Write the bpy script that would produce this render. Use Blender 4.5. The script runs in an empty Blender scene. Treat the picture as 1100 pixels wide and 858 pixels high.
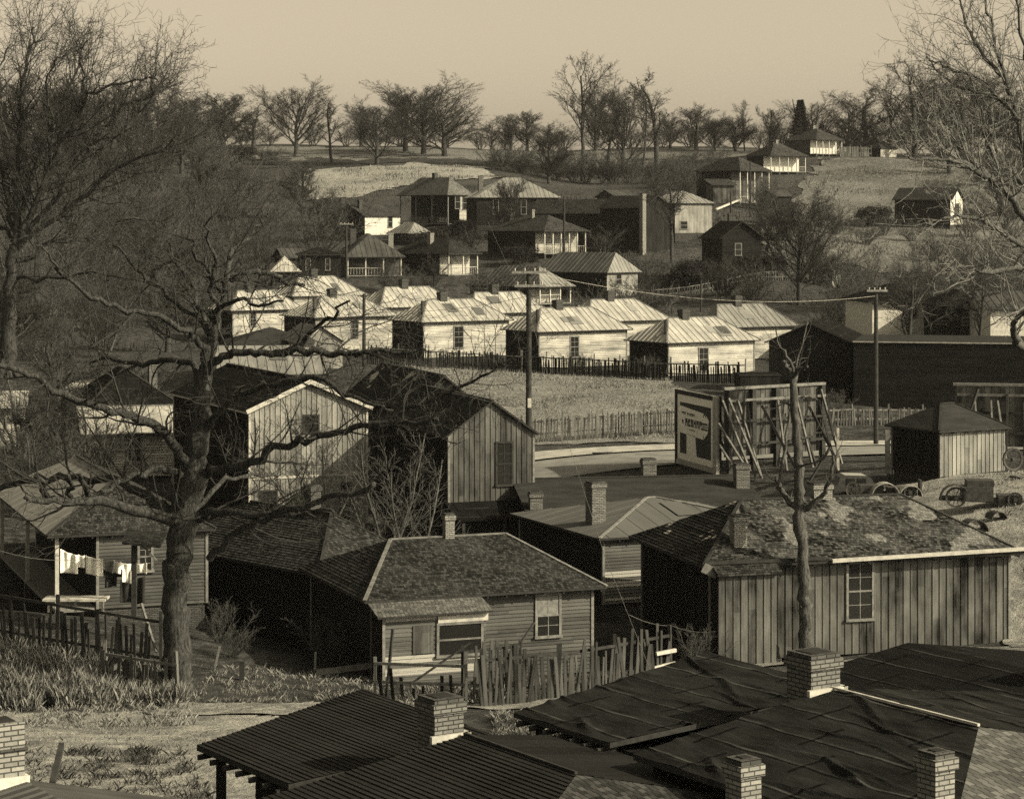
import bpy, math, random
import numpy as np
from mathutils import Vector, noise as mn
random.seed(7); R = random.Random(11)
PF = 2500.0; EYE = 16.0; HY = 236.0
rad = math.radians
col = bpy.context.scene.collection
def W(px, py, D): return Vector(((px-550)*D/PF, D, EYE-(py-HY)*D/PF))
def PX(v): return (550+PF*v[0]/v[1], HY+PF*(EYE-v[2])/v[1])

# ---------------------------------------------------------------- node helpers
def nd(nt, t, ins=None, **kw):
    n = nt.nodes.new(t)
    for k, v in kw.items(): setattr(n, k, v)
    for k, v in (ins or {}).items():
        if isinstance(v, bpy.types.NodeSocket): nt.links.new(v, n.inputs[k])
        else: n.inputs[k].default_value = v
    return n
def mth(nt, op, a, b=0.0, c=0.0, clamp=False):
    n = nd(nt, 'ShaderNodeMath', {0: a, 1: b, 2: c}, operation=op); n.use_clamp = clamp
    return n.outputs[0]
def gcol(v):
    t = min(1.0, v/.4); return (v, v*(1.07-.06*t), v*(1.07-.14*t), 1)
def mixc(nt, f, a, b):
    n = nt.nodes.new('ShaderNodeMix'); n.data_type = 'RGBA'
    for i, v in ((0, f), (6, a), (7, b)):
        if isinstance(v, bpy.types.NodeSocket): nt.links.new(v, n.inputs[i])
        else: n.inputs[i].default_value = v
    return n.outputs[2]
def ramp(nt, f, lo, hi):
    return mth(nt, 'MULTIPLY', mth(nt, 'SUBTRACT', f, lo), 1.0/(hi-lo), clamp=True)
def noise(nt, vec, sc, det=4, rough=.6):
    return nd(nt, 'ShaderNodeTexNoise', {'Vector': vec, 'Scale': sc, 'Detail': det, 'Roughness': rough}).outputs[0]
def newmat(name, rough=.85, spec=.2):
    m = bpy.data.materials.new(name); m.use_nodes = True; nt = m.node_tree
    b = nt.nodes['Principled BSDF']; b.inputs['Roughness'].default_value = rough
    b.inputs['Specular IOR Level'].default_value = spec
    return m, nt, b
def setc(nt, b, c): nt.links.new(c, b.inputs['Base Color'])
def bump(nt, b, h, dist, st=1.0):
    n = nd(nt, 'ShaderNodeBump', {'Height': h, 'Distance': dist, 'Strength': st}); nt.links.new(n.outputs[0], b.inputs['Normal'])
def uvs(nt):
    uv = nt.nodes.new('ShaderNodeUVMap').outputs[0]
    s = nd(nt, 'ShaderNodeSeparateXYZ', {0: uv}); return uv, s.outputs[0], s.outputs[1]
def comb(nt, x, y=0.0, z=0.0): return nd(nt, 'ShaderNodeCombineXYZ', {0: x, 1: y, 2: z}).outputs[0]
def white(nt, x, y=0.0): return nd(nt, 'ShaderNodeTexWhiteNoise', {'Vector': comb(nt, x, y)}, noise_dimensions='2D').outputs[0]

def wood(name, lo, hi, bw=.13, vert=False, blotch=.45, blen=3.6, pale=None, edge=True):
    m, nt, b = newmat(name, .92, .05); uv, u, v = uvs(nt)
    al, ac = (v, u) if vert else (u, v)
    q = mth(nt, 'DIVIDE', ac, bw); i = mth(nt, 'FLOOR', mth(nt, 'ADD', q, .02))
    w1 = white(nt, i, 3.1); j = mth(nt, 'FLOOR', mth(nt, 'ADD', mth(nt, 'DIVIDE', al, blen), mth(nt, 'MULTIPLY', w1, 5.0)))
    w2 = white(nt, i, j)
    gr = noise(nt, comb(nt, mth(nt, 'MULTIPLY', al, .9), mth(nt, 'MULTIPLY', ac, 26.0), mth(nt, 'MULTIPLY', i, 7.7)), 1.0, 5, .65)
    bl = noise(nt, comb(nt, mth(nt, 'MULTIPLY', al, .5), mth(nt, 'MULTIPLY', ac, 1.1), 2.0), 1.0, 4, .6)
    f = mth(nt, 'ADD', mth(nt, 'MULTIPLY', w2, .42), mth(nt, 'MULTIPLY', ramp(nt, gr, .3, .7), .32))
    f = mth(nt, 'ADD', f, mth(nt, 'MULTIPLY', mth(nt, 'SUBTRACT', ramp(nt, bl, .3, .7), .35), blotch), clamp=True)
    c = mixc(nt, f, gcol(lo), gcol(hi))
    if pale is not None:
        c = mixc(nt, mth(nt, 'GREATER_THAN', white(nt, i, 9.3), .80), c, gcol(pale))
    setc(nt, b, c)
    h = mth(nt, 'MULTIPLY', gr, .35)
    if edge:
        fr = mth(nt, 'FRACT', q); h = mth(nt, 'ADD', h, ramp(nt, mth(nt, 'MINIMUM', fr, mth(nt, 'SUBTRACT', 1.0, fr)), .0, .1))
    bump(nt, b, h, .012, .8)
    return m
def shingle(name, lo, hi, patch=None, rw=.15, cw=.16, bl=.4, psc=.35, pth=.56):
    m, nt, b = newmat(name, .95, .03); uv, u, v = uvs(nt)
    r = mth(nt, 'FLOOR', mth(nt, 'DIVIDE', v, rw))
    cu = mth(nt, 'ADD', mth(nt, 'DIVIDE', u, cw), mth(nt, 'MULTIPLY', white(nt, r, 1.7), 9.0))
    c = mth(nt, 'FLOOR', cu); w = white(nt, c, r)
    n1 = noise(nt, uv, .45, 5, .65); n2 = noise(nt, uv, 7.0, 3, .6)
    f = mth(nt, 'ADD', mth(nt, 'MULTIPLY', mth(nt, 'POWER', w, 1.6), .75), mth(nt, 'MULTIPLY', mth(nt, 'SUBTRACT', ramp(nt, n1, .35, .65), .3), bl))
    f = mth(nt, 'ADD', f, mth(nt, 'MULTIPLY', mth(nt, 'SUBTRACT', n2, .5), .4), clamp=True)
    cc = mixc(nt, f, gcol(lo), gcol(hi))
    if patch:
        pn = noise(nt, comb(nt, u, mth(nt, 'MULTIPLY', v, .8), 5.0), psc, 2, .5)
        pm = mth(nt, 'MULTIPLY', ramp(nt, pn, pth, pth+.03), mth(nt, 'ADD', .45, mth(nt, 'MULTIPLY', w, .55)))
        cc = mixc(nt, pm, cc, gcol(patch))
    setc(nt, b, cc)
    fr = mth(nt, 'FRACT', cu); h = mth(nt, 'ADD', ramp(nt, fr, .0, .12), mth(nt, 'MULTIPLY', w, .8))
    bump(nt, b, h, .02, .9)
    return m
def metal(name, lo, hi, rough=.6, streak=1.0):
    m, nt, b = newmat(name, rough, .12); uv, u, v = uvs(nt)
    i = mth(nt, 'FLOOR', mth(nt, 'DIVIDE', u, .6)); w = white(nt, i, 2.0)
    n1 = noise(nt, comb(nt, mth(nt, 'MULTIPLY', u, 5.0), mth(nt, 'MULTIPLY', v, .6), 0.0), 1.0, 4, .6)
    n2 = noise(nt, uv, .5, 5, .65)
    f = mth(nt, 'ADD', mth(nt, 'MULTIPLY', w, .35), mth(nt, 'MULTIPLY', ramp(nt, n1, .3, .75), .35*streak))
    f = mth(nt, 'ADD', f, mth(nt, 'MULTIPLY', mth(nt, 'SUBTRACT', ramp(nt, n2, .3, .7), .25), .6*streak), clamp=True)
    setc(nt, b, mixc(nt, f, gcol(lo), gcol(hi)))
    bump(nt, b, mth(nt, 'ADD', n2, mth(nt, 'MULTIPLY', n1, .3)), .02, .5)
    return m
def tar(name, lo, hi, seam=.0):
    m, nt, b = newmat(name, .9, .03); uv, u, v = uvs(nt)
    n1 = noise(nt, comb(nt, mth(nt, 'MULTIPLY', u, .5), mth(nt, 'MULTIPLY', v, 1.6), 0.0), 1.2, 6, .62)
    n2 = noise(nt, uv, 40.0, 2, .6)
    f = mth(nt, 'ADD', ramp(nt, n1, .35, .72), mth(nt, 'MULTIPLY', mth(nt, 'SUBTRACT', n2, .5), .5), clamp=True)
    c = mixc(nt, f, gcol(lo), gcol(hi)); h = mth(nt, 'ADD', n1, mth(nt, 'MULTIPLY', n2, .06))
    if seam:
        wv = noise(nt, comb(nt, mth(nt, 'MULTIPLY', u, .35), 0.0, 3.0), 1.0, 3, .6)
        q = mth(nt, 'FRACT', mth(nt, 'ADD', mth(nt, 'DIVIDE', v, .92), mth(nt, 'MULTIPLY', wv, .35)))
        e = ramp(nt, mth(nt, 'ABSOLUTE', mth(nt, 'SUBTRACT', q, .5)), .06, .0)
        br = ramp(nt, noise(nt, comb(nt, u, mth(nt, 'MULTIPLY', v, .9), 8.0), 1.3, 3, .6), .42, .6)
        c = mixc(nt, mth(nt, 'MULTIPLY', mth(nt, 'MULTIPLY', e, br), .6), c, gcol(seam)); h = mth(nt, 'ADD', h, mth(nt, 'MULTIPLY', e, .5))
        q2 = mth(nt, 'FRACT', mth(nt, 'ADD', mth(nt, 'DIVIDE', u, 2.3), mth(nt, 'MULTIPLY', mth(nt, 'FLOOR', mth(nt, 'DIVIDE', v, .92)), .37)))
        e2 = ramp(nt, mth(nt, 'ABSOLUTE', mth(nt, 'SUBTRACT', q2, .5)), .03, .0)
        c = mixc(nt, mth(nt, 'MULTIPLY', e2, .8), c, gcol(lo*.35)); h = mth(nt, 'SUBTRACT', h, mth(nt, 'MULTIPLY', e2, .4))
    setc(nt, b, c); bump(nt, b, h, .07, 1.0)
    return m
def brick(name, lo, hi, mortar):
    m, nt, b = newmat(name, .9, .15); uv, u, v = uvs(nt)
    r = mth(nt, 'FLOOR', mth(nt, 'DIVIDE', v, .070)); cu = mth(nt, 'ADD', mth(nt, 'DIVIDE', u, .20), mth(nt, 'MULTIPLY', mth(nt, 'MODULO', r, 2.0), .5))
    c = mth(nt, 'FLOOR', cu); w = white(nt, c, r)
    fu = mth(nt, 'FRACT', cu); fv = mth(nt, 'FRACT', mth(nt, 'DIVIDE', v, .070))
    eu = ramp(nt, mth(nt, 'MINIMUM', fu, mth(nt, 'SUBTRACT', 1.0, fu)), .02, .06); ev = ramp(nt, mth(nt, 'MINIMUM', fv, mth(nt, 'SUBTRACT', 1.0, fv)), .07, .16)
    e = mth(nt, 'MULTIPLY', eu, ev); n = noise(nt, uv, 12.0, 4, .6)
    f = mth(nt, 'ADD', mth(nt, 'MULTIPLY', w, .6), mth(nt, 'MULTIPLY', n, .5), clamp=True)
    setc(nt, b, mixc(nt, e, gcol(mortar), mixc(nt, f, gcol(lo), gcol(hi)))); bump(nt, b, mth(nt, 'ADD', e, mth(nt, 'MULTIPLY', n, .5)), .015, 1.0)
    return m
def plain(name, lo, hi, sc=2.0, rough=.85, bd=.01, spec=.2, lo_t=.35, hi_t=.68, det=5):
    m, nt, b = newmat(name, rough, spec)
    o = nt.nodes.new('ShaderNodeTexCoord').outputs['Object']; n = noise(nt, o, sc, det, .62)
    setc(nt, b, mixc(nt, ramp(nt, n, lo_t, hi_t), gcol(lo), gcol(hi))); bump(nt, b, n, bd, .8)
    return m
def bark(name, lo, hi):
    m, nt, b = newmat(name, .95, .1)
    o = nt.nodes.new('ShaderNodeTexCoord').outputs['Object']
    mp = nd(nt, 'ShaderNodeMapping', {0: o, 3: (6, 6, 1.3)}).outputs[0]
    n = noise(nt, mp, 2.4, 6, .7); setc(nt, b, mixc(nt, ramp(nt, n, .38, .66), gcol(lo), gcol(hi))); bump(nt, b, n, .05, 1.0)
    return m
def ground_mat(name, lo, mid, hi, a=.12, bsc=1.6):
    m, nt, b = newmat(name, .95, .08)
    o = nt.nodes.new('ShaderNodeTexCoord').outputs['Object']
    n1 = noise(nt, o, a, 6, .62); n2 = noise(nt, o, bsc, 6, .7); n3 = noise(nt, o, 9.0, 4, .7)
    c = mixc(nt, ramp(nt, n1, .38, .62), gcol(lo), gcol(mid))
    c = mixc(nt, mth(nt, 'MULTIPLY', ramp(nt, n2, .45, .68), .8), c, gcol(hi))
    c = mixc(nt, mth(nt, 'MULTIPLY', ramp(nt, n3, .52, .62), .45), c, gcol(lo*.5))
    setc(nt, b, c); bump(nt, b, mth(nt, 'ADD', mth(nt, 'MULTIPLY', n2, 1.0), mth(nt, 'MULTIPLY', n3, .5)), .22, 1.0)
    return m

M = dict(
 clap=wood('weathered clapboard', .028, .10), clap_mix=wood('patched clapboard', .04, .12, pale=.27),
 clap_white=wood('old whitewashed clapboard', .12, .42, bw=.14, blotch=.75), clap_pale=wood('pale clapboard', .15, .46, bw=.14, blotch=.7), clap_dark=wood('dark and shaded clapboard', .006, .020),
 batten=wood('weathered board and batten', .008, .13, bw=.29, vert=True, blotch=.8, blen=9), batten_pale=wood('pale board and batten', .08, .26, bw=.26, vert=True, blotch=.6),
 batten_dark=wood('dark and shaded board and batten', .006, .022, bw=.29, vert=True), batten_mid=wood('streaked dark boards', .012, .12, bw=.25, vert=True, blotch=.7),
 trim=plain('weathered trim', .09, .18, 5.0), trim_dark=plain('dark trim', .012, .03, 5.0), trim_pale=plain('pale trim', .26, .42, 4.0),
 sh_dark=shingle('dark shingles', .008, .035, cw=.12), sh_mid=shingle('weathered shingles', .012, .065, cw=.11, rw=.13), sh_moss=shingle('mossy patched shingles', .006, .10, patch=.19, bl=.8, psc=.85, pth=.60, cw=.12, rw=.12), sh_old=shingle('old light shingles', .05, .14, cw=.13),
 sh_wing=shingle('broken and sun patched shingles', .010, .04, patch=.5, psc=1.3, pth=.62, cw=.13),
 met=metal('galvanised sheet roofing', .08, .22), met_pale=metal('bright sheet roofing', .14, .38, streak=1.1), met_dark=metal('rusted and shaded sheet roofing', .02, .07), corr=metal('blackened corrugated sheet', .003, .016, .9), met_smooth=metal('dull pale sheet roofing', .16, .26, .7, .5), met_low=metal('pale felt roofing strips', .06, .10, .8, .6), batten_dk=wood('dark weathered pickets', .012, .08, bw=.31, vert=True, blotch=.6),
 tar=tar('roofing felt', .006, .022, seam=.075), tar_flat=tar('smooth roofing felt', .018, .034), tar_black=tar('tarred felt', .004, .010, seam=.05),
 brick=brick('brick', .06, .17, .03), brick_pale=brick('pale brick', .11, .26, .05), brick_dark=brick('sooty brick', .03, .08, .02),
 soot_and_shade=plain('soot_and_shade', .008, .02, 6.0), plaster=plain('plaster', .34, .56, 4.0), conc=plain('concrete', .22, .36, 1.2),
 road=plain('road surface', .12, .19, .8, bd=.004), path=ground_mat('trodden dirt', .12, .24, .33, .4), ground=ground_mat('winter ground', .016, .042, .10, .07),
 hill=ground_mat('dry hill grass', .05, .12, .21, .06), knoll=ground_mat('pale furrowed grass', .14, .24, .32, .10, 1.0), field=ground_mat('dry field grass', .10, .18, .27, .18, 2.2), dark_ground=ground_mat('dark earth', .012, .03, .07, .2),
 glass=None, cloth=plain('white cloth', .72, .82, 6.0, bd=.004), cloth_grey=plain('grey cloth', .10, .18, 6.0), cloth_dark=plain('dark cloth', .012, .025, 6.0),
 post=wood('post wood', .06, .16, bw=.4, vert=True, edge=False), post_dark=plain('creosoted wood', .015, .035, 4.0), rail=plain('grey rail', .07, .16, 4.0),
 bark=bark('bark', .012, .065), bark_pale=bark('pale bark', .08, .25), bark_mid=bark('grey bark', .025, .10), twig=plain('twig', .016, .036, 3.0), twig_pale=plain('pale twig', .08, .17, 3.0), twig_mid=plain('grey twig', .03, .07, 3.0),
 leaf=plain('dark evergreen leaf', .006, .018, 3.0), iron=plain('rusty iron', .012, .04, 6.0, .55, spec=.4), iron_pale=plain('dull sheet steel', .16, .3, 5.0, .5, spec=.4),
 weed=plain('dry weed', .07, .22, 6.0), weed_dark=plain('dead weed', .015, .05, 6.0), wire=plain('wire', .30, .5, 2.0, .5),
 poster=plain('poster paper', .80, .86, 2.0, bd=.001), poster_dark=plain('poster ink', .025, .05, 3.0, bd=.001), poster_mid=plain('poster tone', .2, .28, 3.0, bd=.001))
m, nt, b = newmat('window glass', .12, .5); b.inputs['Base Color'].default_value = gcol(.012); M['glass'] = m

# ---------------------------------------------------------------- mesh builder
class MB:
    def __init__(s): s.v = []; s.f = []; s.uv = []; s.mi = []; s.mats = []; s.smooth = False
    def m(s, mat):
        if mat not in s.mats: s.mats.append(mat)
        return s.mats.index(mat)
    def face(s, pts, uv=None, mat=None, flip=False):
        i = len(s.v); s.v += [tuple(p) for p in pts]; n = len(pts)
        idx = list(range(i, i+n)); uv = uv or [(0, 0)]*n
        if flip: idx.reverse(); uv = list(uv)[::-1]
        s.f.append(idx); s.uv += list(uv); s.mi.append(s.m(mat) if mat else 0)
    def box(s, a, b, mat=None, M4=None):
        (x0, y0, z0), (x1, y1, z1) = a, b
        P = [Vector(p) for p in ((x0,y0,z0),(x1,y0,z0),(x1,y1,z0),(x0,y1,z0),(x0,y0,z1),(x1,y0,z1),(x1,y1,z1),(x0,y1,z1))]
        dx, dy, dz = x1-x0, y1-y0, z1-z0
        for q, (w, h) in (((0,1,5,4),(dx,dz)), ((1,2,6,5),(dy,dz)), ((2,3,7,6),(dx,dz)), ((3,0,4,7),(dy,dz)), ((4,5,6,7),(dx,dy)), ((3,2,1,0),(dx,dy))):
            o = x0*1.3+y0*.7
            s.face([M4(P[k]) if M4 else P[k] for k in q], [(o, z0), (o+w, z0), (o+w, z0+h), (o, z0+h)], mat)
    def beam(s, p, q, w, h=None, mat=None):
        p, q = Vector(p), Vector(q); h = h or w; d = (q-p); L = d.length
        if L < 1e-5: return
        d /= L; a = d.cross(Vector((0, 0, 1)));
        if a.length < .05: a = d.cross(Vector((0, 1, 0)))
        a.normalize(); c = a.cross(d)
        P = [p + a*sx*w/2 + c*sz*h/2 for sx, sz in ((-1,-1),(1,-1),(1,1),(-1,1))]; Q = [k+d*L for k in P]
        o = R.random()*9
        for i in range(4):
            j = (i+1) % 4; s.face([P[i], P[j], Q[j], Q[i]], [(o, 0), (o+w, 0), (o+w, L), (o, L)], mat)
        s.face(P[::-1], None, mat); s.face(Q, None, mat)
    def tube(s, pts, rs, k=6, mat=None, cap=True):
        n = len(pts); base = len(s.v); up = Vector((0, 0, 1)); mi = s.m(mat) if mat else 0; prev = None
        for i, p in enumerate(pts):
            d = (pts[min(i+1, n-1)]-pts[max(i-1, 0)])
            if d.length < 1e-6: d = Vector((0, 0, 1))
            d.normalize()
            if prev is None:
                a = d.cross(up)
                if a.length < .1: a = d.cross(Vector((1, 0, 0)))
            else: a = prev - d*prev.dot(d)
            a.normalize(); prev = a; c = d.cross(a)
            for j in range(k):
                t = 2*math.pi*j/k; s.v.append(tuple(p + (a*math.cos(t)+c*math.sin(t))*rs[i]))
        for i in range(n-1):
            for j in range(k):
                j2 = (j+1) % k
                s.f.append([base+i*k+j, base+i*k+j2, base+(i+1)*k+j2, base+(i+1)*k+j]); s.uv += [(0, 0)]*4; s.mi.append(mi)
        if cap and k > 3:
            s.f.append([base+(n-1)*k+j for j in range(k)]); s.uv += [(0, 0)]*k; s.mi.append(mi)
    def build(s, name, mat=None, parent=None, smooth=False, loc=None):
        me = bpy.data.meshes.new(name)
        if loc is not None:
            L = Vector(loc); s.v = [(a-L.x, b-L.y, c-L.z) for a, b, c in s.v]
        me.from_pydata(s.v, [], s.f)
        ul = me.uv_layers.new(name='UVMap'); ul.data.foreach_set('uv', np.array(s.uv, dtype=np.float32).ravel())
        ms = s.mats or [mat]
        for m_ in ms: me.materials.append(m_ or mat)
        me.polygons.foreach_set('material_index', np.array(s.mi, dtype=np.int32))
        if smooth: me.polygons.foreach_set('use_smooth', np.ones(len(s.f), dtype=bool))
        o = bpy.data.objects.new(name, me); col.objects.link(o)
        if loc is not None: o.location = loc
        if parent: o.parent = parent
        return o
def tag(o, label=None, cat=None, group=None, kind=None):
    if label: o['label'] = label
    if cat: o['category'] = cat
    if group: o['group'] = group
    if kind: o['kind'] = kind
    return o
def empty(name, loc, rz=0, label=None, cat=None, group=None):
    o = bpy.data.objects.new(name, None); o.empty_display_size = .3; col.objects.link(o); o.location = loc; o.rotation_euler = (0, 0, rz)
    return tag(o, label, cat, group)

def clip(poly, k, lo, hi):
    """clip list of (u,v) to lo<=coord k<=hi"""
    def cut(P, val, sg):
        out = []
        for i in range(len(P)):
            a, b_ = P[i], P[(i+1) % len(P)]; da, db = sg*(a[k]-val), sg*(b_[k]-val)
            if da >= 0: out.append(a)
            if (da > 0 > db) or (da < 0 < db):
                t = da/(da-db); out.append((a[0]+(b_[0]-a[0])*t, a[1]+(b_[1]-a[1])*t))
        return out
    P = cut(poly, lo, 1)
    return cut(P, hi, -1) if len(P) > 2 else []
def sheet(mb, poly, style, mat, step=.13, amp=.02, thick=0, sag=0, rnd=.3, uo=0):
    """convex planar polygon, first edge = bottom; outward normal = right-hand rule"""
    o = Vector(poly[0]); e = (Vector(poly[1])-o).normalized()
    n = e.cross(Vector(poly[2])-o)
    if len(poly) > 3 and n.length < 1e-6: n = e.cross(Vector(poly[3])-o)
    n.normalize(); w = n.cross(e)
    uv = [((Vector(p)-o).dot(e)+uo, (Vector(p)-o).dot(w)) for p in poly]
    def P(q, off=0): return o + e*(q[0]-uo) + w*q[1] + n*off
    us = [q[0] for q in uv]; vs = [q[1] for q in uv]
    if style == 'flat' or style == 'ribs' or style == 'corr' or style == 'folds':
        if style == 'corr':
            t = min(us); 
            while t < max(us):
                for a, b_, h0, h1 in ((t, t+step/2, 0, amp), (t+step/2, t+step, amp, 0)):
                    q = clip(uv, 0, a, b_)
                    if len(q) > 2: mb.face([P(p, h0+(h1-h0)*(p[0]-a)/(b_-a)) for p in q], q, mat)
                t += step
        elif style == 'folds':
            # real wrinkles in the felt
            nx = max(2, int((max(us)-min(us))/.06)); ny = max(2, int((max(vs)-min(vs))/.045))
            for i in range(nx):
                a = min(us)+(max(us)-min(us))*i/nx; b_ = min(us)+(max(us)-min(us))*(i+1)/nx; q0 = clip(uv, 0, a, b_)
                if len(q0) < 3: continue
                for j in range(ny):
                    c = min(vs)+(max(vs)-min(vs))*j/ny; d = min(vs)+(max(vs)-min(vs))*(j+1)/ny; q = clip(q0, 1, c, d)
                    if len(q) > 2: mb.face([P(p, foldh(p[0], p[1])*amp) for p in q], q, mat)
        else: mb.face([P(q) for q in uv], uv, mat)
        if style == 'ribs':
            t = min(us)+step*.5
            while t < max(us):
                q = clip(uv, 0, t-.018, t+.018)
                if len(q) > 2:
                    a, b_ = min(p[1] for p in q), max(p[1] for p in q)
                    A = [P((t-.02, a), 0), P((t, a), amp), P((t+.02, a), 0)]; B = [P((t-.02, b_), 0), P((t, b_), amp), P((t+.02, b_), 0)]
                    mb.face([A[0], A[1], B[1], B[0]], [(t, a), (t, a), (t, b_), (t, b_)], mat, True); mb.face([A[1], A[2], B[2], B[1]], [(t, a), (t, a), (t, b_), (t, b_)], mat, True)
                t += step
    elif style == 'rows':
        i0 = math.floor(min(vs)/step); 
        for i in range(i0, int(max(vs)/step)+1):
            a, b_ = i*step, (i+1)*step; q = clip(uv, 1, a, b_)
            if len(q) < 3: continue
            am = amp*(1+rnd*(R.random()-.5)*2)
            mb.face([P(p, am*(b_-p[1])/step) for p in q], q, mat)
            lo = sorted([p for p in q if abs(p[1]-min(k[1] for k in q)) < 1e-5])
            if len(lo) >= 2: mb.face([P(lo[0], 0), P(lo[-1], 0), P(lo[-1], am), P(lo[0], am)], [lo[0], lo[-1], lo[-1], lo[0]], mat)
    elif style == 'cols':
        for i in range(math.floor(min(us)/step), int(max(us)/step)+1):
            a, b_ = i*step, (i+1)*step; q = clip(uv, 0, a+.003, b_-.003)
            if len(q) < 3: continue
            off = amp*R.random()*.5
            mb.face([P(p, off) for p in q], q, mat)
            t = b_; vv = [p for p in clip(uv, 0, t-.028, t+.028)]
            if len(vv) > 2:
                lo = min(p[1] for p in vv); hi = max(p[1] for p in vv)-.01; bw = .024
                A = [P((t-bw, lo), off), P((t-bw, lo), .03), P((t+bw, lo), .03), P((t+bw, lo), 0)]; B = [P((t-bw, hi), off), P((t-bw, hi), .03), P((t+bw, hi), .03), P((t+bw, hi), 0)]
                for x in range(3):
                    mb.face([A[x], A[x+1], B[x+1], B[x]], [(t-.02, lo), (t+.02, lo), (t+.02, hi), (t-.02, hi)], mat, True)
    return P
def foldh(u, v):
    h = 0
    a = v + .22*math.sin(u*.9+v*1.3)+.10*mn.noise(Vector((u*.6, v*.9, 3.)))*2
    q = (a/.92) % 1.0; s_ = abs(q-.5)
    amp = .6+.9*mn.noise(Vector((u*.7, v*.35, 7.)))
    h += max(0, 1-s_/.09)*max(0, amp)*.55
    q2 = ((v+.35*u+.5*mn.noise(Vector((u*.5, v*.5, 1.))))/1.7) % 1.0
    m_ = mn.noise(Vector((u*.45+5, v*.8, 2.)))
    h += max(0, 1-abs(q2-.5)/.07)*max(0, m_*2.2)*.8
    h += .25*mn.noise(Vector((u*1.5, v*2.2, 4.)))
    return h
def slab(mb, poly, style, mat, t=.1, edge=None, **kw):
    """roof sheet with thickness below"""
    sheet(mb, poly, style, mat, **kw)
    P = [Vector(p) for p in poly]; n = (P[1]-P[0]).cross(P[2]-P[0])
    if n.z < 0: n = -n
    Q = [p-Vector((0, 0, t)) for p in P]
    P = [p-Vector((0, 0, .003)) for p in P]
    mb.face(Q[::-1], None, edge or mat)
    for i in range(len(P)):
        j = (i+1) % len(P); mb.face([Q[i], Q[j], P[j], P[i]], [(0, 0), (1, 0), (1, .1), (0, .1)], edge or mat)

def chimney(parent, x, y, z0, z1, w=.55, d=None, mat=None, cap=True, pot=False, rz=0, name='chimney', soot_and_shade=True, hood=False):
    d = d or w; mb = MB(); bm = mat or M['brick']
    c, s = math.cos(rz), math.sin(rz)
    def T(p): return Vector((x+p.x*c-p.y*s, y+p.x*s+p.y*c, p.z))
    top = z1-(.24 if cap else 0)
    mb.box((-w/2, -d/2, z0), (w/2, d/2, top), bm, T)
    if cap:
        mb.box((-w/2-.04, -d/2-.04, top), (w/2+.04, d/2+.04, top+.16), bm, T)
        mb.box((-w/2+.0, -d/2+.0, top+.16), (w/2, d/2, z1), M['brick_dark'], T)
        mb.box((-w/2-.09, -d/2-.09, z0), (w/2+.09, d/2+.09, z0+.12), M['conc'], T)
    mb.box((-w/2+.1, -d/2+.1, z1), (w/2-.1, d/2-.1, z1+.015), M['soot_and_shade'], T)
    o = mb.build(name, parent=parent)
    if hood:
        k = MB(); k.tube([T(Vector((0, 0, z1+.016))), T(Vector((0, 0, z1+.35)))], [w*.3, w*.26], 10, M['soot_and_shade']); k.build('chimney_pot', parent=o)
    return o

def window(parent, o, e, n, u0, u1, z0, z1, mull=True, frame=None, blind=False, name='window', hood=False):
    """o origin of wall, e unit along, n outward, in parent coordinates"""
    frame = frame or M['trim']; mb = MB(); up = Vector((0, 0, 1)); t = .09; pr = .065
    def T(p): return o + e*p.x + n*p.y + up*p.z
    def bx(a, b_, m=frame): mb.box(a, b_, m, T)
    bx((u0-t, .0, z0), (u0, pr, z1)); bx((u1, .0, z0), (u1+t, pr, z1)); bx((u0-t, .0, z1), (u1+t, pr+.01, z1+t)); bx((u0-t-.03, 0, z0-t), (u1+t+.03, pr+.05, z0))
    zm = (z0+z1)/2
    bx((u0, .02, zm-.03), (u1, .055, zm+.03))
    if mull:
        um = (u0+u1)/2
        bx((um-.015, .02, z0), (um+.015, .048, zm-.03)); bx((um-.015, .02, zm+.03), (um+.015, .048, z1))
        for q in ((z0+zm)/2, (zm+z1)/2): bx((u0, .02, q-.012), (um-.015, .045, q+.012)); bx((um+.015, .02, q-.012), (u1, .045, q+.012))
    if hood: bx((u0-t-.1, 0, z1+t), (u1+t+.1, .2, z1+t+.05))
    f = mb.build(name, parent=parent)
    p = MB(); p.box((u0, -.02, z0), (u1, .035, z1), M['glass'], T)
    p.build('pane', parent=f)
    if blind:
        p = MB(); p.box((u0+.02, .036, zm), (u1-.02, .040, z1-.02), M['cloth_grey'], T); p.build('blind', parent=f)
    return f

WS = {'clap': ('rows', .13, .022), 'clap_mix': ('rows', .13, .022), 'clap_white': ('rows', .14, .022), 'clap_pale': ('rows', .14, .022), 'clap_dark': ('rows', .13, .022),
      'batten': ('cols', .29, .02), 'batten_pale': ('cols', .26, .02), 'batten_dark': ('cols', .29, .02), 'batten_mid': ('cols', .25, .02)}
RS = {'sh_dark': ('rows', .15, .02), 'sh_mid': ('rows', .13, .022), 'sh_moss': ('rows', .12, .026), 'met_smooth': ('ribs', 1.2, .012), 'met_low': ('ribs', .9, .015), 'sh_old': ('rows', .15, .02), 'sh_wing': ('rows', .15, .03),
      'met': ('ribs', .6, .04), 'met_pale': ('ribs', .6, .04), 'met_dark': ('ribs', .6, .04), 'corr': ('corr', .12, .03), 'tar': ('flat', 1, 1), 'tar_flat': ('flat', 1, 1), 'tar_black': ('flat', 1, 1), 'plaster': ('flat', 1, 1)}
CP = []   # terrain control points
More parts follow.
